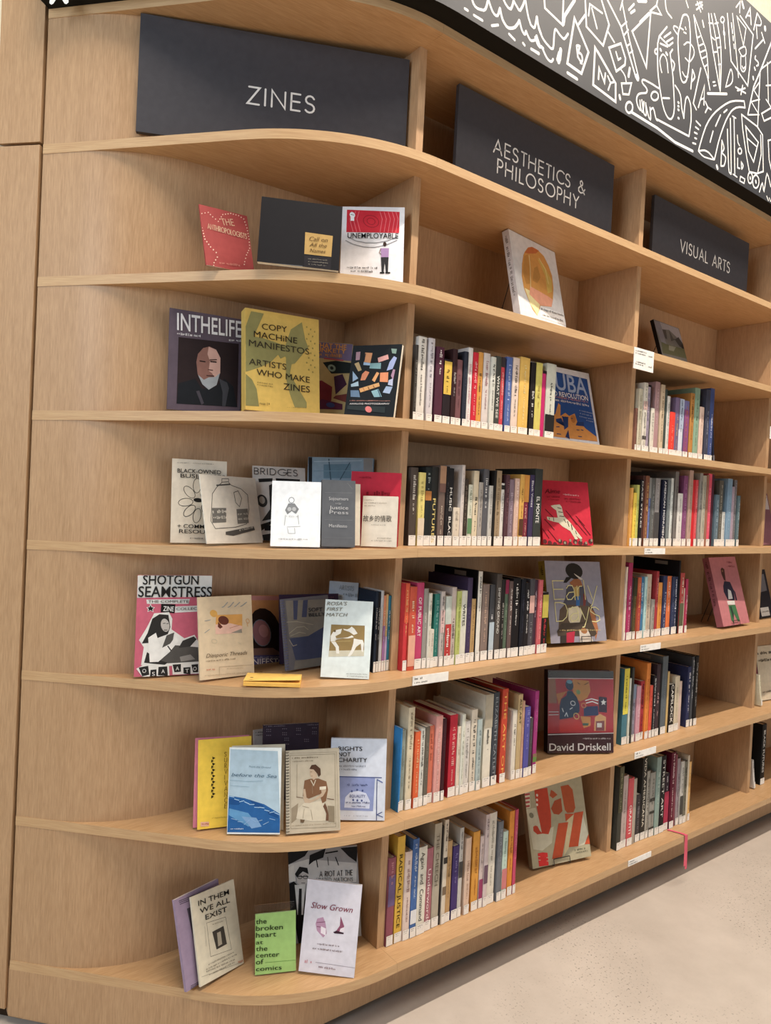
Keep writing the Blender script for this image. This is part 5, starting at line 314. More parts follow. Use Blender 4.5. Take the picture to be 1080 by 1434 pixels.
MURAL={"wave_drawing":[[63,36,2435,40,2430,44,2424,50,2420,57,2419,64,2420,71,2422,76,2423,80,2426,83,2430,86,2439,88,2449,89,2456],[63,89,2456,93,2450,99,2441,105,2434,111,2430,117,2429,122,2431,125,2437,127,2446,129,2452],[72,129,2452,131,2446,135,2437,140,2429,146,2424,153,2420,160,2419,167,2421,175,2425,182,2430,188,2438,193,2446,196,2453],[63,196,2453,199,2447,203,2439,207,2433,211,2430,214,2428,217,2428,219,2430,220,2435,221,2438],[63,221,2438,225,2433,231,2427,237,2423,242,2423,248,2426,253,2429,256,2433,258,2439,259,2443],[63,259,2443,263,2437,268,2430,273,2424,278,2422,282,2423,286,2423],[63,137,2478,141,2475,146,2470,152,2467,156,2465,161,2465,165,2466,168,2472,171,2481,172,2488],[63,172,2491,175,2488,180,2484,185,2481,189,2478,193,2476,197,2477,201,2484,206,2494,209,2503,211,2508,212,2511,213,2513],[63,212,2512,215,2504,219,2492,223,2482,227,2473,232,2466,236,2460,241,2458,247,2457,251,2460,253,2469,255,2480,256,2488],[63,256,2488,258,2483,261,2475,265,2468,269,2462,273,2457,276,2453],[63,18,2401,28,2401],[63,47,2399,75,2399],[63,105,2400,126,2411],[63,163,2406,184,2400],[63,212,2405,219,2402],[63,243,2403,270,2402],[63,257,2489,259,2482,262,2471,266,2462,271,2456,276,2451,282,2446,289,2442,296,2439,303,2437,309,2435,314,2434,318,2435,321,2437,322,2441,323,2447,323,2455,323,2465,323,2473,324,2480,325,2485,327,2488,331,2488,337,2485,343,2482,349,2480,356,2478,361,2478,367,2484,372,2492,376,2498],[63,254,2437,256,2434,259,2430,262,2426,265,2423,269,2421,272,2420,275,2421,277,2423,279,2425],[63,279,2425,283,2421,288,2416,293,2411,297,2408,301,2405,306,2403,310,2402,315,2402,318,2403,321,2406,323,2409,324,2412],[108,351,2448,349,2424,345,2412],[108,347,2437,341,2416],[72,242,2403,271,2404],[81,381,2400,421,2399]],"kite_drawing":[[72,398,2547,461,2486,437,2420,379,2423,398,2547],[63,415,2539,440,2575],[63,412,2482,419,2456,437,2446],[63,412,2482,415,2484,421,2486,424,2486,423,2481,421,2474,420,2469,423,2468,428,2469,432,2468,435,2466,437,2461,438,2457,437,2453,434,2448,431,2445],[81,379,2423,437,2420],[63,280,2543,284,2522,353,2510,351,2576],[90,356,2513,359,2536,395,2593],[63,436,2615,447,2547,520,2528,541,2593,501,2645],[54,453,2578,456,2610,510,2610],[54,465,2604,491,2561],[54,536,2574,568,2557],[63,546,2533,597,2566,621,2535,620,2517,583,2484,546,2533],[54,577,2535,589,2518,600,2527],[45,603,2497,608,2495,616,2492,622,2488,626,2483,628,2477,630,2473],[54,609,2461,654,2479,645,2444,618,2435,609,2461],[72,487,2509,487,2410,587,2402,583,2451,487,2509],[45,499,2505,570,2461],[63,508,2433,508,2464,534,2434,536,2460],[54,547,2457,561,2444,574,2451],[54,561,2444,552,2421],[90,603,2426,607,2417],[90,643,2517,639,2492]],"ladder_drawing":[[63,526,2656,593,2611,674,2502],[54,593,2676,631,2598,687,2506],[45,593,2609,618,2635],[45,610,2595,627,2617],[45,626,2572,640,2584],[45,641,2558,652,2569],[144,678,2509,682,2501],[45,586,2653,595,2686],[63,624,2670,647,2697],[72,634,2666,652,2682],[144,664,2716,701,2732],[63,724,2705,645,2620,720,2550,727,2709],[54,723,2711,753,2741,779,2726,726,2710],[54,753,2741,757,2760],[54,794,2779,796,2770,799,2758,804,2749,813,2744,824,2742,832,2740],[81,679,2660,720,2704]],"figure_drawing":[[54,769,2639,770,2626,771,2608,773,2590,775,2576,777,2563,781,2547,789,2524,800,2499,810,2478,820,2464,830,2455,840,2450,848,2449,856,2451,862,2457,867,2465,870,2475,871,2491,867,2517,861,2547,855,2576,847,2601,839,2623,833,2638],[54,769,2639,775,2662,811,2705],[54,774,2662,804,2658,826,2655],[54,782,2644,819,2650],[54,799,2669,831,2697],[54,813,2662,844,2687],[54,826,2656,845,2673],[54,833,2636,845,2653],[54,770,2623,767,2622,762,2619,759,2617,757,2613,757,2609,758,2607,762,2606,768,2607,772,2607],[45,797,2566,792,2573,787,2584,784,2594,786,2604,791,2613,797,2619,803,2620,811,2618,818,2612,823,2602,826,2588,829,2578],[81,783,2628,788,2626],[81,813,2630,820,2627],[54,809,2496,843,2508],[54,842,2622,847,2621,854,2620,859,2616,859,2610,857,2601,855,2595],[54,788,2516,775,2515,756,2515,740,2514,727,2513,716,2512,708,2510,704,2507,703,2503,705,2500,712,2497,721,2495,727,2492,730,2489,729,2484,725,2479,716,2475,704,2470,694,2465,688,2460,684,2454,682,2448,682,2442,684,2437,687,2432,691,2427,697,2423,702,2421],[54,698,2448,699,2443,700,2436,702,2429,706,2424,711,2420,715,2421,716,2429,717,2442,717,2451],[54,707,2452,711,2442,715,2429,720,2419,725,2416,729,2416,732,2419,731,2429,728,2441,726,2451],[54,727,2446,732,2437,739,2425,745,2416,750,2413,753,2413,754,2417,753,2426,750,2437,748,2446],[54,751,2439,754,2443,759,2448,764,2450,770,2444,775,2434,780,2426,784,2423,787,2423,789,2423],[63,785,2425,957,2435],[54,957,2435,959,2448,962,2467,964,2486,963,2502,960,2519,956,2532,950,2540,943,2546,937,2548,933,2545,929,2539,927,2530,925,2513,924,2493,924,2478],[54,924,2478,920,2485,914,2495,909,2505,906,2517,903,2530,898,2540,888,2548,876,2553,868,2556],[54,786,2493,785,2487,780,2481,773,2476,765,2473,758,2473,753,2475,750,2480,752,2486,756,2492,763,2497,771,2500,779,2500,784,2498,786,2493],[72,888,2513,893,2513],[72,889,2502,894,2503],[72,890,2492,895,2492],[72,893,2468,898,2468],[63,666,2416,665,2409,661,2402,655,2397,648,2394,641,2395,636,2398,634,2404,635,2411,639,2418,645,2423,652,2426,659,2425,664,2422,666,2416],[81,661,2401,791,2401,884,2392,983,2398],[54,992,2494,1018,2489],[54,990,2475,1009,2474],[54,986,2457,1002,2458],[54,989,2441,1000,2442],[54,979,2422,997,2425]],"oval_face_drawing":[[54,878,2737,881,2747,885,2762,890,2773,899,2780,910,2784,919,2781,926,2769,931,2751,935,2731,937,2710,938,2688,937,2666,936,2644,934,2623,931,2606,927,2595,923,2588,917,2584,911,2581,904,2582,897,2588,891,2602,885,2622,880,2642,875,2663,871,2684,870,2703,871,2717,875,2729,878,2737],[45,868,2706,861,2708,851,2711,845,2714,844,2717,845,2721,848,2723,853,2725,860,2726,866,2726],[45,882,2732,896,2733],[45,905,2745,910,2740],[45,899,2727,912,2729],[45,903,2691,909,2696,917,2704,927,2709,936,2709,946,2707,954,2704,959,2698,961,2692,960,2684,955,2674,947,2663,939,2655,930,2653,921,2655,914,2656],[45,903,2610,907,2607,912,2604,918,2602,924,2603,929,2606,934,2608]],"lettering":[[54,957,2638,953,2578],[54,957,2638,962,2634,968,2628,972,2622,968,2615,961,2607,956,2602],[54,1002,2661,971,2541,990,2528],[54,1000,2539,1028,2618,1031,2558],[45,1008,2565,1030,2579],[54,1038,2571,1054,2559,1074,2559],[54,1054,2559,1041,2538],[56,1254,2928,1278,2970,1291,2921],[50,1263,2939,1285,2947],[56,1310,2912,1326,2975],[50,1326,2975,1335,2972,1347,2967,1356,2961,1358,2956,1356,2950,1352,2945,1343,2941,1331,2937,1323,2934],[50,1325,2935,1336,2894],[56,1363,2926,1389,2901],[56,1379,2910,1326,2856],[56,1332,2834,1330,2831,1328,2827,1329,2823,1335,2822,1343,2822,1350,2821,1353,2818,1353,2815,1353,2812,1349,2809,1344,2806,1341,2804],[137,1384,2953,1386,2945],[74,1328,2794,1334,2788],[87,1322,2760,1326,2753],[50,1190,2933,1213,2962,1214,2926],[99,1225,2967,1237,2952],[50,962,2847,985,2826],[50,976,2853,993,2839],[50,960,2822,992,2851],[50,955,2834,989,2858],[62,997,2805,1006,2789],[50,902,2822,915,2808],[54,1148,2488,1150,2406],[54,1148,2488,1153,2483,1160,2475,1164,2468,1161,2461,1155,2454,1150,2449],[54,1150,2449,1158,2448,1170,2446,1177,2442,1177,2433,1174,2423,1170,2414,1163,2410,1156,2408,1150,2406],[54,1178,2534,1183,2500,1191,2454,1198,2418,1203,2404,1208,2401,1211,2402,1214,2400,1216,2401,1215,2418,1208,2466,1199,2529,1192,2574],[54,1215,2585,1240,2404],[45,1204,2586,1227,2587],[45,1228,2404,1255,2403],[54,1252,2464,1255,2434,1270,2436],[54,1277,2458,1278,2452,1280,2444,1282,2439,1285,2441,1289,2447,1290,2452,1287,2455,1282,2457,1278,2459],[54,1275,2496,1274,2489,1268,2484,1260,2482,1254,2483,1251,2488,1253,2494,1259,2499,1266,2502,1272,2500,1275,2496],[45,1242,2537,1248,2515,1260,2508],[45,1277,2412,1306,2412,1303,2397,1274,2396,1277,2412],[108,1125,2399,1131,2392]],"leaf_drawing":[[54,948,2800,954,2785,962,2763,971,2742,980,2724,990,2707,1001,2692,1014,2678,1028,2666,1040,2653,1049,2639,1056,2626,1061,2616],[45,953,2796,964,2786,980,2771,995,2756,1008,2744,1021,2733,1031,2718,1039,2694,1045,2667,1049,2648],[45,971,2740,988,2753],[45,986,2723,1012,2741],[45,992,2705,1024,2726],[45,1003,2690,1032,2710],[45,1022,2673,1040,2688],[54,1029,2841,1035,2822,1044,2794,1054,2768,1064,2745,1076,2722,1087,2700,1100,2675,1112,2651,1121,2635],[54,1062,2855,1073,2841,1089,2820,1102,2797,1109,2775,1114,2752,1118,2726,1120,2693,1121,2659,1121,2635],[45,1044,2847,1054,2829,1068,2804,1081,2779,1090,2759,1098,2740,1105,2720,1110,2697,1114,2673,1117,2656],[45,1048,2779,1072,2778],[45,1067,2826,1087,2838],[45,1078,2785,1102,2798],[45,1066,2736,1089,2747],[45,1092,2761,1112,2772],[45,1102,2712,1118,2720],[45,1033,2813,1053,2821],[81,1048,2600,1162,2642],[45,1075,2646,1088,2652],[45,1080,2636,1095,2644],[45,1123,2863,1121,2857,1116,2851,1109,2848,1103,2849,1100,2853,1102,2859,1107,2865,1114,2868,1120,2867,1123,2863],[45,1118,2850,1138,2778],[117,1124,2825,1127,2818],[45,1153,2661,1159,2680,1168,2707,1176,2726,1182,2728,1188,2721,1192,2713,1193,2705,1192,2695,1187,2686,1177,2676,1163,2667,1153,2661],[54,1213,2684,1280,2689],[54,1258,2707,1250,2673],[54,1226,2677,1275,2704]],"tower_drawing":[[54,1139,2890,1177,2754,1291,2718,1308,2895,1218,2918],[45,1170,2904,1229,2721],[45,1198,2907,1259,2895,1249,2834,1198,2907],[45,1223,2811,1233,2819,1247,2829,1259,2835,1265,2831,1269,2824,1269,2816,1263,2808,1254,2801,1245,2797,1236,2799,1227,2804,1221,2808],[45,1236,2793,1237,2782,1238,2768,1240,2756,1245,2752,1252,2750,1258,2752,1263,2755,1268,2761,1271,2769,1271,2781,1268,2795,1267,2805],[45,1247,2766,1255,2760,1268,2772],[54,1166,2872,1170,2859],[54,1172,2856,1177,2843],[54,1180,2836,1184,2823],[54,1189,2813,1193,2801]],"crane_drawing":[[63,1436,2927,1372,2804,1330,2729,1302,2626],[45,1444,2863,1370,2804],[54,1368,2793,1372,2609],[45,1367,2760,1333,2720,1374,2704,1320,2676,1376,2653,1306,2627],[45,1414,2846,1437,2715,1419,2721],[45,1437,2715,1457,2707],[54,1462,2709,1394,2663,1414,2645,1466,2676],[45,1413,2766,1454,2783]],"truck_drawing":[[54,1262,2612,1274,2568,1310,2488,1333,2445,1387,2456,1428,2476,1409,2595,1369,2610,1262,2612],[54,1292,2584,1320,2510,1358,2486,1382,2561,1292,2584],[45,1306,2549,1372,2543],[54,1395,2590,1407,2529,1390,2459],[54,1356,2431,1356,2423,1352,2415,1346,2410,1339,2408,1333,2409,1328,2414,1325,2422,1326,2430,1329,2438,1335,2443,1342,2445,1349,2444,1354,2439,1356,2431],[54,1402,2433,1401,2423,1396,2414,1388,2407,1378,2404,1369,2405,1362,2411,1359,2420,1360,2430,1365,2439,1373,2446,1383,2449,1392,2447,1399,2442,1402,2433],[81,1340,2429,1342,2424],[90,1379,2429,1382,2423],[54,1450,2590,1464,2528,1488,2493],[54,1448,2589,1475,2602],[54,1409,2400,1414,2411,1420,2427,1426,2435,1431,2429,1436,2416,1441,2412,1445,2431,1449,2460,1455,2477,1465,2471,1478,2454,1487,2441],[45,1462,2401,1476,2389],[45,1481,2400,1491,2391]],"road_drawing":[[54,1273,2660,1251,2653,1218,2641,1186,2626,1157,2607,1128,2585,1102,2563,1081,2542,1064,2521,1049,2498,1035,2467,1022,2433,1014,2409],[54,1280,2641,1265,2637,1244,2630,1225,2621,1210,2611,1196,2599,1182,2582,1167,2560,1153,2534,1140,2506,1127,2473,1117,2438,1109,2413],[54,1273,2661,1282,2641],[54,1014,2409,1024,2413,1038,2419,1051,2423,1062,2424,1072,2424,1082,2422,1092,2419,1102,2415,1109,2413],[45,1014,2409,1022,2406,1034,2403,1049,2402,1069,2405,1092,2409,1109,2413],[54,1169,2594,1150,2578],[54,1131,2563,1105,2518],[54,1092,2498,1078,2458]]}
# ------------------------------------------------------------------ room shell
FZ = 0.0
mb = MB(); mb.box(-4.5, 5.5, -5.0, 1.6, FZ-0.06, FZ, concrete()); tag(mb.build('floor'), kind='structure')
ANG = math.radians(47.5); DX, DY = -math.cos(ANG), math.sin(ANG)     # direction of the angled left wall, away from the shelf
NX, NY = math.sin(ANG)*-1, -math.cos(ANG)                              # its outward normal (to the viewer)
L0 = (-0.739, 0.529)
def lp(t, o=0.0): return (L0[0]+DX*t+NX*o, L0[1]+DY*t+NY*o)
def panel(z0, z1, t0, t1, o0, o1):
    m = MB(); pts = [lp(t0, o0), lp(t1, o0)]; m.strip(pts, z0, z1, lambda i: (-NX*(o0-o1), -NY*(o0-o1)), WV); return m
wl = panel(0.035, 2.0515, 0.009, 1.5, 0.0, -0.02); 
b_ = panel(2.0585, 3.9, 0.009, 1.5, 0.0, -0.02)
wl.mesh(b_.v, b_.f, WV)
b_ = panel(0.0, 3.9, -0.02, 1.5, -0.024, -0.03); wl.mesh(b_.v, b_.f, paint('#3a2a1c', .8))
b_ = panel(0.0, 0.03, 0.0, 1.5, -0.031, -0.04); wl.mesh(b_.v, b_.f, paint('#4a4238', .8))
tag(wl.build('wall_left'), kind='structure')
m = MB(); m.box(-2.0, 5.0, 0.62, 0.70, 0, 4.6, paint('#e2dcc2', .9)); tag(m.build('wall_back'), kind='structure')

# ------------------------------------------------------------------ rounded end unit
def fillet(P, corner_y, R, x_end):
    """plan curve: from P along the angled wall, then an arc onto the line y = corner_y"""
    tx = L0[0]; k = math.tan(ANG)
    xc = L0[0]-(corner_y-L0[1])/k        # where the angled line meets y=corner_y
    T = R*math.tan(ANG/2); s = (xc+DX*T, corner_y+DY*T)
    cx, cy = xc+T, corner_y+R; pts = [P]
    n = 30
    for i in range(n+1):
        a = math.radians(270)-ANG+ANG*i/n; pts.append((cx+R*math.cos(a), cy+R*math.sin(a)))
    pts.append((x_end, corner_y)); return pts
def dense(pts, st=0.05):
    o = [pts[0]]
    for a, b in zip(pts, pts[1:]):
        n = max(1, int(math.dist(a, b)/st)); o += [(a[0]+(b[0]-a[0])*i/n, a[1]+(b[1]-a[1])*i/n) for i in range(1, n+1)]
    return o
def offset_curve(pts, d):
    o = []
    for i, (x, y) in enumerate(pts):
        a = pts[max(i-1, 0)]; b = pts[min(i+1, len(pts)-1)]; tx, ty = b[0]-a[0], b[1]-a[1]; L = math.hypot(tx, ty)
        o.append((x+ty/L*d, y-tx/L*d))
    return o
FRONT = dense(fillet(L0, 0.0, 0.53, 0.0)); BACK = dense(fillet(L0, 0.345, 0.35, 0.0)); FASC = dense(fillet(L0, 0.10, 0.35, 0.0))
outline = FRONT + [(0.0, 0.36)] + [(x, y+0.012) for x, y in BACK[::-1] if x < -0.005 and x > -0.66]
unit = empty('bookcase', (-0.3, 0.3, 0))
unit.location = (0, 0, 0)
tag(unit, 'rounded oak end bookcase with curved shelves of face-out zines, beside the plain oak wall', 'bookcase')
for z in Z+[ZTOP]:
    m = MB(); m.prism(outline, lambda x: z-TH-drop(x), lambda x: z-drop(x), WX, WE); m.build('top_board' if z == ZTOP else 'shelf', unit)
PANEL = offset_curve(BACK, -0.0012)
m = MB(); m.strip(PANEL, 0.02, ZTOP-TH-0.0003, lambda i: (0.0, 0.018) if BACK[i][0] > -0.4 else (-NX*0.012, -NY*0.012), WV); m.v = [(x, y, z-drop(x) if z > 1 else z) for x, y, z in m.v]
m.build('back_panel', unit)
def dividers(x, parent, depth):
    zz = [ZTOP]+Z
    for a, b in zip(zz, zz[1:]):
        m = MB(); m.box(x, x+DT, RY, DEP-0.0005, b+.0003, a-TH-.0003, WV, WV)
        if depth > DEP: m.box(x, x+0.0098, DEP-0.0005, depth-.001, b+.0003, a-TH-.0003, WV, WV)
        m.build('divider', parent)
dividers(D1, unit, 0.345)
m = MB(); m.strip(FASC, 0.024, Z[6]-TH-0.02, lambda i: (0, 0.018), WV)
for i in range(len(m.v)):
    if m.v[i][2] > 0.1: m.v[i] = (m.v[i][0], m.v[i][1], Z[6]-TH-drop(m.v[i][0]))
m.build('plinth', unit)
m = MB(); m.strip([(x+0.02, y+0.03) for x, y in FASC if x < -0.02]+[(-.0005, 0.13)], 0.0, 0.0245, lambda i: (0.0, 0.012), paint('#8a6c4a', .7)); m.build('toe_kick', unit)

# ------------------------------------------------------------------ straight bays
bays = []
XS = [0.0, BMID, BMID+BW, BMID+2*BW]
for i, lab in enumerate(['straight oak bookcase bay under the Aesthetics and Philosophy sign',
                         'straight oak bookcase bay under the Visual Arts sign',
                         'straight oak bookcase bay cut off by the right edge of the photo']):
    a, b = XS[i]+0.0004, XS[i+1]-0.0004
    u = empty('bookcase'); tag(u, lab, 'bookcase'); bays.append(u)
    for z in Z+[ZTOP]:
        m = MB(); m.box(a, b, 0.0, DEP, z-TH, z, WX, WE); m.build('top_board' if z == ZTOP else 'shelf', u)
    m = MB(); m.box(a, b, DEP+0.0003, DEP+0.016, 0.02, ZTOP, WV); m.build('back_panel', u)
    dividers(D1+BW*(i+1), u, DEP)
    m = MB(); m.box(a, b, 0.10, 0.118, 0.024, Z[6]-TH, WV); m.build('plinth', u)
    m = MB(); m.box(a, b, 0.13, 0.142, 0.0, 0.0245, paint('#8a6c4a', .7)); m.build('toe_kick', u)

# ------------------------------------------------------------------ painted board above the shelves
OFF = 0.05
curve = [(x, y) for x, y in offset_curve(FRONT, OFF)] + [(XS[3], -OFF)]
def board_mat():
    m, nt, b = nmat('chalkboard_paint')
    t = nt.nodes.new('ShaderNodeTexCoord'); n = nt.nodes.new('ShaderNodeTexNoise'); n.inputs['Scale'].default_value = 3; n.inputs['Detail'].default_value = 5
    nt.links.new(t.outputs['Object'], n.inputs['Vector']); r = nt.nodes.new('ShaderNodeValToRGB')
    r.color_ramp.elements[0].color = (*lin('#2f3034'), 1); r.color_ramp.elements[1].color = (*lin('#393a3e'), 1)
    nt.links.new(n.outputs['Fac'], r.inputs[0]); nt.links.new(r.outputs[0], b.inputs['Base Color'])
    b.inputs['Roughness'].default_value = 0.5; b.inputs['Specular IOR Level'].default_value = 0.4; return m
BRD = board_mat()
m = MB(); n = len(curve); inner = offset_curve(curve, -0.07)
z0, z1 = ZTOP+0.0006, 2.985
vs = [(x, y, z0-drop(x)) for x, y in curve]+[(x, y, z1) for x, y in curve]+[(x, y, z1) for x, y in inner]+[(x, y, z0-drop(x)) for x, y in inner]
m.mesh(vs, [(i, i+1, n+i+1, n+i) for i in range(n-1)], BRD)
m.mesh(vs, [(n+i, n+i+1, 2*n+i+1, 2*n+i) for i in range(n-1)]+[(2*n+i, 2*n+i+1, 3*n+i+1, 3*n+i) for i in range(n-1)]+[(3*n+i, 3*n+i+1, i+1, i) for i in range(n-1)]+[(0, n, 2*n, 3*n), (n-1, 4*n-1, 3*n-1, 2*n-1)], M_BLACK)
board = m.build('mural_board'); tag(board, 'long dark grey board with white doodles running above the bookcases', 'mural')
CHALK = paint('#e9e7e2', .6)
for name, strokes in MURAL.items():
    m = MB()
    for k, s in enumerate(strokes):
        pts = [(s[i]/1000, s[i+1]/1000) for i in range(1, len(s), 2)]
        m.ribbon(pts, s[0]/1e4, lambda u, v, k=k: (u, -OFF-0.0002-0.00002*(k % 9), v), CHALK)
    m.build(name, board)
m = MB()
gl = lambda u, v: (-0.773+u*0.6756, 0.498-u*0.7373, v)
def glf(u, v): return (L0[0]+NX*(OFF+0.001)-DX*u, L0[1]+NY*(OFF+0.001)-DY*u, v)
m.ribbon([(0.045, 2.337), (0.060, 2.358), (0.068, 2.40)], 0.012, glf, CHALK); m.ribbon([(0.082, 2.335), (0.066, 2.358)], 0.012, glf, CHALK)
m.build('leg_drawing', board)

# ------------------------------------------------------------------ shelf signs
def sign(label, A, B, z0, z1, lines, th=0.012):
    L = math.dist(A, B); ux, uy = (B[0]-A[0])/L, (B[1]-A[1])/L; nx, ny = uy, -ux     # towards the viewer
    m = MB(); m.strip([A, B], z0, z1, lambda i: (-nx*th, -ny*th), M_DARKSIGN)
    vs = m.v[:]; 
    o = m.build('shelf_sign', bevel=0.0008); tag(o, label, 'sign')
    t = MB(); fn = lambda u, v: (A[0]+ux*u+nx*0.0008, A[1]+uy*u+ny*0.0008, v)
    for s, u0, v0, u1, v1, h in lines: put_text(t, s, (u0, v0), (u1, v1), h, 's', fn, M_SIGNTXT)
    t.build('lettering', o); return o
sign('wide dark grey sign panel lettered ZINES on the top curved shelf', (-.580, .368), (-.0185, .0995), Z[0]+0.0004, 2.340, [('ZINES', .2432, 2.176, .4026, 2.176, .0383)])
sign('dark grey sign panel lettered AESTHETICS & PHILOSOPHY', (.145, .10), (.80, .10), Z[0]+0.0004, 2.347, [('AESTHETICS &', .1313, 2.2157, .5216, 2.2157, .0362), ('PHILOSOPHY', .1492, 2.166, .4934, 2.166, .0365)])
sign('smaller dark grey sign panel lettered VISUAL ARTS', (1.022, .10), (1.655, .10), Z[0]+0.0004, 2.324, [('VISUAL ARTS', .164, 2.179, .5006, 2.179, .0384)])

# ------------------------------------------------------------------ shelf-edge cards
def card(label, x0, x1, z0, z1, seed):
    m = MB(); m.box(x0, x1, -0.0022, -0.0003, z0, z1, M_LABEL); o = m.build('shelf_label'); tag(o, label, 'label', 'white cards clipped to shelf edges')
    t = MB(); fn = lambda u, v: (u, -0.0026, v); H = z1-z0; W = x1-x0
    if H > 0.04:
        for f, w in ((.82, .55), (.70, .5), (.3, .5), (.2, .42)): put_marks(t, (x0+W*.06, z0+H*f), (x0+W*(.06+w), z0+H*f), .0042, fn, M_INK, seed+int(f*100))
        for f in (.7, .2): put_marks(t, (x0+W*.72, z0+H*f), (x0+W*.92, z0+H*f), .005, fn, M_INK, seed+7)
    else:
        put_marks(t, (x0+W*.04, z0+H*.62), (x0+W*.25, z0+H*.62), .0045, fn, M_INK, seed); put_marks(t, (x0+W*.04, z0+H*.22), (x0+W*.4, z0+H*.22), .0032, fn, M_INK, seed+1)
    t.build('lettering', o)
card('largest white card, hanging on the shelf edge at the divider below the circle book', .806, .909, 1.707, 1.771, 1)
card('white card clipped to the shelf edge below the red spine row, left end', .003, .115, .838, .860, 2)
card('white card on the fourth shelf edge up, right of the middle divider', .916, 1.029, 1.143, 1.162, 3)
card('white card on the third shelf edge up, right of the middle divider', .922, 1.033, .837, .857, 4)
card('white card on the second shelf edge up, right of the middle divider', .923, 1.039, .4985, .5195, 5)
card('white card on the bottom shelf edge near the pink ribbon', .920, 1.044, .158, .1755, 6)
card('white card on shelf edge cut by the right edge of the photo', 1.689, 1.79, 1.575, 1.621, 7)

# ------------------------------------------------------------------ spine-out books
NAMES = {'black': '#1d1b1c', 'charcoal': '#3a3a3c', 'slate grey': '#5d676e', 'grey': '#8f8c88', 'pale grey': '#bdbab4', 'white': '#dedbd4', 'cream': '#d9cbb0', 'beige': '#c2b090', 'tan': '#b0905e',
 'brown': '#6e5346', 'dark brown': '#42342c', 'maroon': '#5c2230', 'crimson': '#bf1832', 'red': '#d2302c', 'coral': '#d2605a', 'brick red': '#a8402f', 'orange': '#de8420', 'rust': '#c05a30', 'yellow': '#e2c428', 'golden yellow': '#dcae40',
 'lime green': '#b4bc58', 'green': '#5a7f5a', 'sage green': '#8aa490', 'teal': '#23776d', 'blue': '#3c68a8', 'bright blue': '#1a80c2', 'pale blue': '#a8bccc', 'navy': '#2c3358', 'purple': '#473870', 'lavender': '#a094aa', 'mauve': '#84606c',
 'pink': '#d8929a', 'magenta': '#b02868', 'olive': '#5a5438', 'dark blue': '#3f4f84', 'grey-brown': '#51463f', 'plum': '#552a3c', 'dusty purple': '#746284', 'rose': '#a25f6c', 'ochre': '#d18a1e', 'dark grey': '#4a484a', 'mint': '#bcd4c5', 'dusty pink': '#ad8789', 'peach': '#dabca4', 'aqua': '#aed6d4', 'violet': '#5450a0'}
def cname(h):
    c = lin(h); f = lambda v: v**0.45
    return min(NAMES, key=lambda k: sum((f(a)-f(b))**2 for a, b in zip(c, lin(NAMES[k]))))
ORD = 'first second third fourth fifth sixth seventh eighth ninth tenth eleventh twelfth thirteenth fourteenth fifteenth sixteenth seventeenth eighteenth nineteenth twentieth'.split()
def ordinal(n): return ORD[n-1] if n <= 20 else ['twenty-', 'thirty-'][(n//10)-2]+ORD[n % 10-1] if n % 10 else {30: 'thirtieth'}[n]
SHELF = {2: 'fifth shelf up', 3: 'fourth shelf up', 4: 'third shelf up', 5: 'second shelf up', 6: 'bottom shelf'}
BAYN = ['under Aesthetics sign', 'under Visual Arts sign']
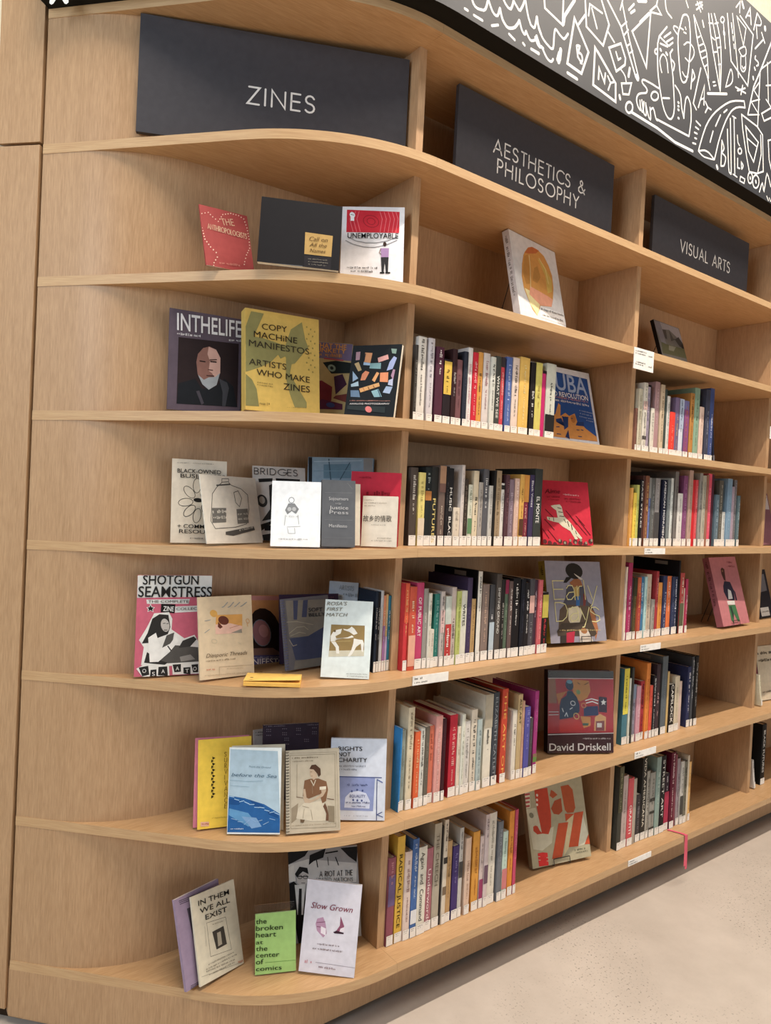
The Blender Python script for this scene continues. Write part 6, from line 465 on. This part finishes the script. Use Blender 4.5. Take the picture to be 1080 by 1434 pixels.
def spine_book(name, x, w, h, D, col, o, seed, y, z):
    """upright book, spine to the front: cover shell, pages, band, call-number label, lettering"""
    mat = paint(col, .42); c = .0011 if w > .006 else .0006; b = min(.0016, w*.12)
    root = None; m = MB(); n = 6
    out = [(-b*math.sin(math.pi*i/n), i/n*w) for i in range(n+1)]        # (y, x) gently rounded spine
    prof = [(xx, yy) for yy, xx in out]
    po = prof+[(w, D), (w-c, D), (w-c, c+.0006), (c, c+.0006), (c, D), (0, D)]
    vs = [(px, py, 0) for px, py in po]+[(px, py, h) for px, py in po]; k = len(po)
    m.mesh(vs, [(i, (i+1) % k, k+(i+1) % k, k+i) for i in range(k)]+[tuple(range(k-1, -1, -1)), tuple(range(k, 2*k))], mat)
    root = m.build(name); root.location = (x, y, z)
    p = MB(); hc = .003 if h > .215 else .0006
    p.box(c+.0002, w-c-.0002, c+.0010, D-hc, hc, h-hc, M_PAGE); p.build('pages', root)
    fy = -b-.0002
    if 'b' in o:
        for i, (a0, a1, cc) in enumerate(o['b']): bm_ = MB(); bm_.poly([(.0001, fy-.00003*i, h*(1-a1)), (w-.0001, fy-.00003*i, h*(1-a1)), (w-.0001, fy-.00003*i, h*(1-a0)), (.0001, fy-.00003*i, h*(1-a0))], paint(cc, .42)); bm_.build('spine_band', root)
    if 'nl' not in o:
        l = MB(); lh = min(.026, h*.25); l.poly([(.0004, fy-.0003, .001), (w-.0004, fy-.0003, .001), (w-.0004, fy-.0003, lh), (.0004, fy-.0003, lh)], M_LABEL)
        fnl = lambda u, v: (u, fy-.0005, v)
        put_marks(l, (w*.2, lh-.0045), (w*.75, lh-.0045), .0022, fnl, M_INK, seed)
        if w > .014: put_marks(l, (w*.2, lh-.009), (w*.6, lh-.009), .0018, fnl, M_INK, seed+1)
        l.build('spine_label', root)
    if 'tc' in o:
        t = MB(); a0, a1 = o['tr']; fn = lambda u, v: (v, fy-.0004, h-u)       # u runs down the spine, v across it
        tc = paint(o['tc'], .5)
        if o.get('t'):
            ch = w*.5
            put_text(t, o['t'], (h*a0, w*.74-ch*0), (h*a1, w*.74), -ch, 'n' if o.get('plain') else 'b', lambda u, v: fn(u, w-v+(w*.0)), tc) if False else put_text(t, o['t'], (h*a0, w*.25), (h*a1, w*.25), ch, 'n' if o.get('plain') else 'b', fn, tc)
        else:
            ch = min(w*.42, .0085); m_ = a0+(a1-a0)*rnd.uniform(.45, .7)
            put_marks(t, (h*a0, w*.5-ch/2), (h*m_, w*.5-ch/2), ch, fn, tc, seed+3)
            put_marks(t, (h*(m_+.05), w*.5-ch*.3), (h*a1, w*.5-ch*.3), ch*.6, fn, tc, seed+4)
        t.build('title', root)
    if 'st' in o:
        s = MB(); s.poly([(-.0003, D*.52, h-.018), (-.0003, D*.52, h-.006), (-.0003, D*.25, h-.006), (-.0003, D*.25, h-.018)], paint('#8e8b86', .5)); s.build('barcode_sticker', root)
    return root
seed = 100
for key, (sh, bay, y, items) in ROWS.items():
    for i, (x, w, h, col, o) in enumerate(items):
        seed += 11; h_ = h/1000; D = min(max(h_*.72, .10), .205)
        r = spine_book('book', x/1000, w/1000, h_, D, col, o, seed, y+rnd.uniform(-.003, .003), Z[sh]+.0003)
        t = ' lettered '+o['t'].replace('  ', ' ') if (o.get('t') and 'ELIZ' not in o['t']) else ''
        thin = 'thin ' if w < 11 else ('thick ' if w > 26 else '')
        tag(r, f"{thin}{cname(col)} spine{t}, {ordinal(i+1)} from left, {SHELF[sh]} {BAYN[bay]}", 'book', f"spine-out books on the {SHELF[sh]} {BAYN[bay]}")
        if key == 'b6' and i == 11: ribbon_book = r
# bookmark ribbon hanging from the maroon book
m = MB(); bx, by, bz = ribbon_book.location
path = [(1.228, .0535, .1785), (1.232, .050, .1785), (1.243, .022, .1785), (1.2455, .003, .1792), (1.2465, -.0042, .1782), (1.2475, -.0035, .150), (1.2480, -.004, .11), (1.2470, -.005, .072)]
for j, off in enumerate((0, .007)):
    pts = [Vector((px-bx+off*(k > 2)*(k/7), py-by-.0008*j, pz-bz+.0006*j-(.012*j if k == 7 else 0))) for k, (px, py, pz) in enumerate(path)]
    for k in range(len(pts)-1):
        a, b = pts[k], pts[k+1]; wv = Vector((.0042, .0030, 0)) if k < 3 else Vector((.0046, -.001, 0))
        m.poly([a-wv, a+wv, b+wv, b-wv], paint('#e0566e', .5))
m.build('bookmark_ribbon', ribbon_book)

# ------------------------------------------------------------------ face-out books and zines
def cover_book(d):
    key, label, sh, x, y, z, yaw, lean, roll, W, H, T, base, art, txt, o = d
    u = Vector((math.cos(yaw), math.sin(yaw), 0)); nh = Vector((-math.sin(yaw), math.cos(yaw), 0))
    upv = math.cos(lean)*Vector((0, 0, 1))+math.sin(lean)*nh
    U = math.cos(roll)*u+math.sin(roll)*upv; V = -math.sin(roll)*u+math.cos(roll)*upv; N = V.cross(U)
    cat = 'magazine' if 'magazine' in key else 'zine' if any(k in key for k in ('zine', 'comic', 'booklet', 'leaflet', 'survivance')) else ('notebook' if 'notebook' in key else 'book')
    c = .0016 if T > .018 else .0005; mat = paint(base, .45); sp = paint(o['sp'], .45) if 'sp' in o else mat
    m = MB()
    m.box(0, W, 0, c, 0, H, mat); m.box(0, W, T-c, T, 0, H, mat)
    m.box(0, c, c, T-c, 0, H, sp)
    if 'sp' in o: m.poly([(-.0003, T, 0), (-.0003, 0, 0), (-.0003, 0, H), (-.0003, T, H)], sp)
    root = m.build(cat, bevel=0)
    mm = Matrix((U, N, V)).transposed().to_4x4(); mm.translation = Vector((x, y, z+(.0036 if key in ('jazz_book', 'early_book', 'pink_portrait_book', 'circle_book', 'rock_book') else .0006))); root.matrix_world = mm
    tag(root, label, cat, 'face-out books and zines on display')
    e = .004 if T > .018 else .0008
    p = MB(); p.box(c, W-e, c+.0001, T-c-.0001, e*.6, H-e*.6, M_PAGE); p.build('pages', root)
    fl = lambda yy: (lambda a, b: (a, yy, b))
    if art:
        m = MB(); k = 0; st = min(.00004, .0012/len(art))
        for s in art:
            k += 1; fn = fl(-.0003-st*k); mt = paint(s[1], .45)
            if s[0] == 'p': q = s[2]; m.poly([fn(q[i]/1e4, q[i+1]/1e4) for i in range(0, len(q), 2)], mt)
            elif s[0] == 'l': q = s[3]; m.ribbon([(q[i]/1e4, q[i+1]/1e4) for i in range(0, len(q), 2)], s[2]/1e4, fn, mt)
            else:
                j = 2 if s[0] == 'e' else 3; n = s[j]; cx, cy, ax, ay, bx_, by_ = [v/1e4 for v in s[j+1:j+7]]
                pts = [(cx+ax*math.cos(2*math.pi*i/n)+bx_*math.sin(2*math.pi*i/n), cy+ay*math.cos(2*math.pi*i/n)+by_*math.sin(2*math.pi*i/n)) for i in range(n+(j == 3))]
                pts = [(min(max(a, 0), W), min(max(b, 0), H)) for a, b in pts]
                if j == 2: m.poly([fn(*q) for q in pts], mt)
                else: m.ribbon(pts, s[2]/1e4, fn, mt)
        m.build('cover_art', root)
    if txt:
        m = MB(); fn = fl(-.0019)
        def fn(a, b): return (min(max(a, .0002), W-.0002), -.0017, min(max(b, .0002), H-.0002))
        for i, s in enumerate(txt):
            if s[0] == 't': put_text(m, s[2], (s[3]/1e4, s[4]/1e4), (s[5]/1e4, s[6]/1e4), s[7]/1e4, s[8], fn, paint(s[1], .5))
            else: put_marks(m, (s[2]/1e4, s[3]/1e4), (s[4]/1e4, s[5]/1e4), s[6]/1e4, fn, paint(s[1], .5), i*17+3)
        m.build('lettering', root)
    if 'spt' in o:
        m = MB(); put_marks(m, (H*.06, T*.3), (H*.7, T*.3), T*.4, lambda a, b: (-.0006, T-b, H-a), paint(o['spt'], .5), 5); m.build('spine_lettering', root)
    if 'spiral' in o:
        m = MB(); n = int(H/.0062)
        for i in range(n):
            zc = (i+.7)*H/(n+.4); m.tube([(.004+.0042*math.cos(a), T/2+(T/2+.0022)*math.sin(a), zc+.0012*a/6.28) for a in [2*math.pi*j/8 for j in range(9)]], .0007, paint(o['spiral'], .35), 4)
        m.build('spiral_binding', root)
    if 'plastic' in o:
        m = MB(); m.box(-.0012, W+.0008, -.0026, -.0023, 0.0003, H+.001, M_CLEAR)
        for a, b in (((.012, .20), (.03, .13)), ((.03, .13), (.034, .05)), ((.02, .215), (.07, .222)), ((.02, .215), (.045, .165))): m.ribbon([a, b], .004, lambda q, r: (q, -.0029, r), M_CLEAR)  # added clear strokes shaped like highlights on the plastic
        m.build('plastic_jacket', root)
    return root
FACE = {}
for d in COVERS: FACE[d[0]] = cover_book(d)
def easel(label, root, u0, u1, T, H):
    """black wire easel: lip and feet in front, two back legs"""
    M_ = root.matrix_world; m = MB(); P = lambda a, b, c: M_ @ Vector((a, b, c)); fz = (M_ @ Vector((0, 0, 0))).z-.0036-T*.27+.0032
    for a in (u0, u1):
        m.tube([P(a, -.006, .016), P(a, -.006, -.0019), P(a, T+.004, -.0019), P(a, T+.004, H*.6)], .0013, M_WIRE)
        top = P(a, T+.004, H*.6); nb = Vector((M_[0][1], M_[1][1], 0)).normalized(); ft = top+nb*.05; ft.z = fz
        m.tube([top, ft], .0013, M_WIRE)
    m.tube([P(u0, -.006, .016), P(u1, -.006, .016)], .0014, M_WIRE)
    o = m.build('book_easel'); tag(o, label, 'easel', 'black wire book easels')
easel('black wire easel holding the tall tan book with orange letters', FACE['jazz_book'], .075, .135, .02, .30)
easel('black wire easel holding the grey book with the capped figure', FACE['early_book'], .12, .16, .028, .25)
easel('black wire easel holding the pink portrait book', FACE['pink_portrait_book'], .07, .12, .025, .26)
easel('black wire easel behind the white book with the amber disc', FACE['circle_book'], .03, .18, .022, .28)
easel('black wire easel behind the grey mountain book', FACE['rock_book'], .03, .14, .014, .19)
# clear stand behind the lime green booklet
g = FACE['green_booklet'].matrix_world; m = MB(); m.box(-.002, .09, .006, .0085, .0005, .148, M_CLEAR); o = m.build('acrylic_stand'); o.matrix_world = g.copy(); tag(o, 'clear acrylic stand behind the small lime green booklet', 'display stand')
# open back leaf of the sea zine
g = FACE['sea_zine']; m = MB(); m.mesh([(.004, .006, .0), (.122, .03, .0), (.122, .03, .19), (.004, .006, .19), (.004, .0068, .0), (.122, .0308, .0), (.122, .0308, .19), (.004, .0068, .19)], [(0,1,2,3),(7,6,5,4),(0,4,5,1),(1,5,6,2),(2,6,7,3),(3,7,4,0)], paint('#d8ccb2', .7)); m.build('back_cover', g)
g = FACE['grey_manifesto']; m = MB(); m.mesh([(.004, .0205, .006), (.094, .028, .006), (.094, .028, .149), (.004, .0205, .149), (.004, .0213, .006), (.094, .0288, .006), (.094, .0288, .149), (.004, .0213, .149)], [(0,1,2,3),(7,6,5,4),(0,4,5,1),(1,5,6,2),(2,6,7,3),(3,7,4,0)], paint('#ddd3c0', .7)); m.build('back_cover', g)
# yellow paper folder lying on the shelf
yf = empty('paper_folder', (-.300, .122, Z[4]-drop(-.235)+.0005), (0, 0, math.radians(-33)))
tag(yf, 'small yellow paper folder lying flat at the front of the zine shelf', 'folder')
YM = paint('#f0b63c', .5)
m = MB(); m.box(-.062, .062, -.038, .038, 0, .009, YM); m.build('body', yf, bevel=.001)
m = MB(); m.mesh([(-.062, .038, .0095), (-.062, -.036, .0105), (.062, -.036, .0155), (.062, .038, .0095), (-.062, .038, .0105), (-.062, -.036, .0115), (.062, -.036, .0165), (.062, .038, .0105)], [(0,3,2,1),(4,5,6,7),(0,1,5,4),(1,2,6,5),(2,3,7,6),(3,0,4,7)], paint('#f4c450', .5)); m.build('flap', yf)
m = MB()
for a, b in ((-.045, -.028), (-.03, .025), (.02, .028)): m.poly([(a+.004*math.cos(t*.785), b+.003*math.sin(t*.785), .0168) for t in range(8)], paint('#6a5020', .5))
m.build('button', yf)
# thin spine-out books at the end of the zine shelf
xs = -.0575
for i, (w, h, col, b, des) in enumerate([(.0075, .196, '#1f2a3a', None, 'thin dark navy spine just right of the mint wrestlers zine'), (.0065, .194, '#1d1b1d', None, 'thin black spine with white label, second in the short zine-shelf row'),
      (.0085, .196, '#b9bcc0', None, 'thin pale grey spine, third in the short zine-shelf row'), (.007, .184, '#d8875c', [(.4, 1, '#9a6aa0')], 'thin orange and purple spine in the short zine-shelf row'),
      (.006, .186, '#c9a468', [(.55, 1, '#b89ac4')], 'thin tan spine, fifth in the short zine-shelf row'), (.0085, .182, '#1f6f88', None, 'thin teal spine against the end divider of the zine shelf')]):
    o = dict(tc='#d8d4cc', tr=(.2, .6));
    if b: o['b'] = b
    r = spine_book('booklet', xs, w, h, .075, col, o, 900+i*7, .078, Z[4]-drop(xs)+.0004); xs += w+.0006
    tag(r, des, 'book', 'thin spines at the end of the zine shelf')
# leaning booklets
def leaning(label, x, y, z, w, h, D, col, o, ang, seed):
    r = spine_book('booklet', 0, w, h, D, col, o, seed, 0, 0); r.location = (x, y, z); r.rotation_euler = (0, math.radians(ang), 0); tag(r, label, 'book'); return r
leaning('thin black booklet leaning at the right end of a row, fifth shelf up', 1.4125, .066, Z[2]+.0025, .012, .13, .12, '#1e2030', dict(nl=1, b=[(.8, 1, '#6f6e72')]), -7, 41)
leaning('thin cream booklet leaning just past the right divider, second shelf up', 1.876, .062, Z[5]+.004, .012, .13, .12, '#d8d2b4', dict(tc='#8a8a50', tr=(.1, .6)), -14, 42)
leaning('thin white booklet leaning just past the right divider, bottom shelf', 1.884, .075, Z[6]+.004, .012, .12, .12, '#d4d0cc', dict(tc='#6a6660', tr=(.1, .6)), -12, 43)
# the bay at the right edge
r = spine_book('book', 1.955, .035, .25, .18, '#1d1c1c', dict(t='BLACK FUTURES', tc='#e4e2dc', tr=(.1, .8)), 77, .085, Z[6]+.0004); tag(r, 'thick black book lettered BLACK FUTURES at the right edge, bottom shelf', 'book')
def edge_cover(label, x, y, sh, yaw, lean, W, H, T, base, art, txt):
    return cover_book(['right_book', label, sh, x, y, Z[sh]+T*math.sin(lean), yaw, lean, 0, W, H, T, base, art, txt, {}])
edge_cover('mauve patterned book leaning at the right edge, fourth shelf up', 1.885, .10, 3, .1, .22, .17, .22, .012, '#8a5a66', [['p', '#c8c0c0', [100, 1500, 1600, 1500, 1600, 2100, 100, 2100]], ['l', '#3a2a34', 60, [200, 1600, 700, 2000, 1100, 1650, 1500, 2050]], ['l', '#d8b0b8', 40, [150, 300, 250, 1400]], ['l', '#d8b0b8', 40, [400, 300, 500, 1400]]], [])
edge_cover('dark photo book with white card at the right edge, third shelf up', 1.905, .11, 4, .05, .25, .17, .20, .012, '#2e2c33', [['p', '#77757c', [100, 1000, 1500, 1100, 1500, 1800, 100, 1850]], ['p', '#3a383e', [300, 1200, 900, 1250, 800, 1700, 350, 1750]], ['p', '#dcd8d0', [500, 60, 1300, 60, 1300, 420, 500, 420]]], [['d', '#3a3632', 560, 220, 1200, 220, 50]])
edge_cover('cream lettered book at the right edge, second shelf up', 1.935, .10, 5, -.1, .2, .18, .22, .02, '#cfc0a4', [['p', '#2e2a2c', [0, 0, 260, 0, 260, 2200, 0, 2200]], ['p', '#7a3a44', [30, 900, 230, 900, 230, 1400, 30, 1400]]], [['d', '#3a342c', 380, 1850, 1500, 1850, 120], ['d', '#3a342c', 380, 1550, 1500, 1550, 120], ['d', '#3a342c', 380, 300, 1200, 300, 70]])
# black steel bookends at row ends
for x, y, z, lab in ((.5145, .06, Z[5], 'black steel bookend beside the magenta spine, second shelf up'), (.4725, .075, Z[6], 'black steel bookend beside the pink spine on the bottom shelf'), (1.6185, .07, Z[3], 'black steel bookend closing the longest row, fourth shelf up'), (1.3755, .07, Z[6], 'black steel bookend beside the tan-yellow spine, bottom shelf'), (1.2942, .075, Z[4], 'black steel bookend closing the row left of the pink portrait book')):
    m = MB(); m.box(0, .0014, 0, .12, 0, .13 if 'longest' in lab else .075, M_WIRE); m.box(0, .011, 0, .12, 0, .0012, M_WIRE); o = m.build('bookend'); o.location = (x, y, z+.0004); tag(o, lab, 'bookend', 'black steel bookends')
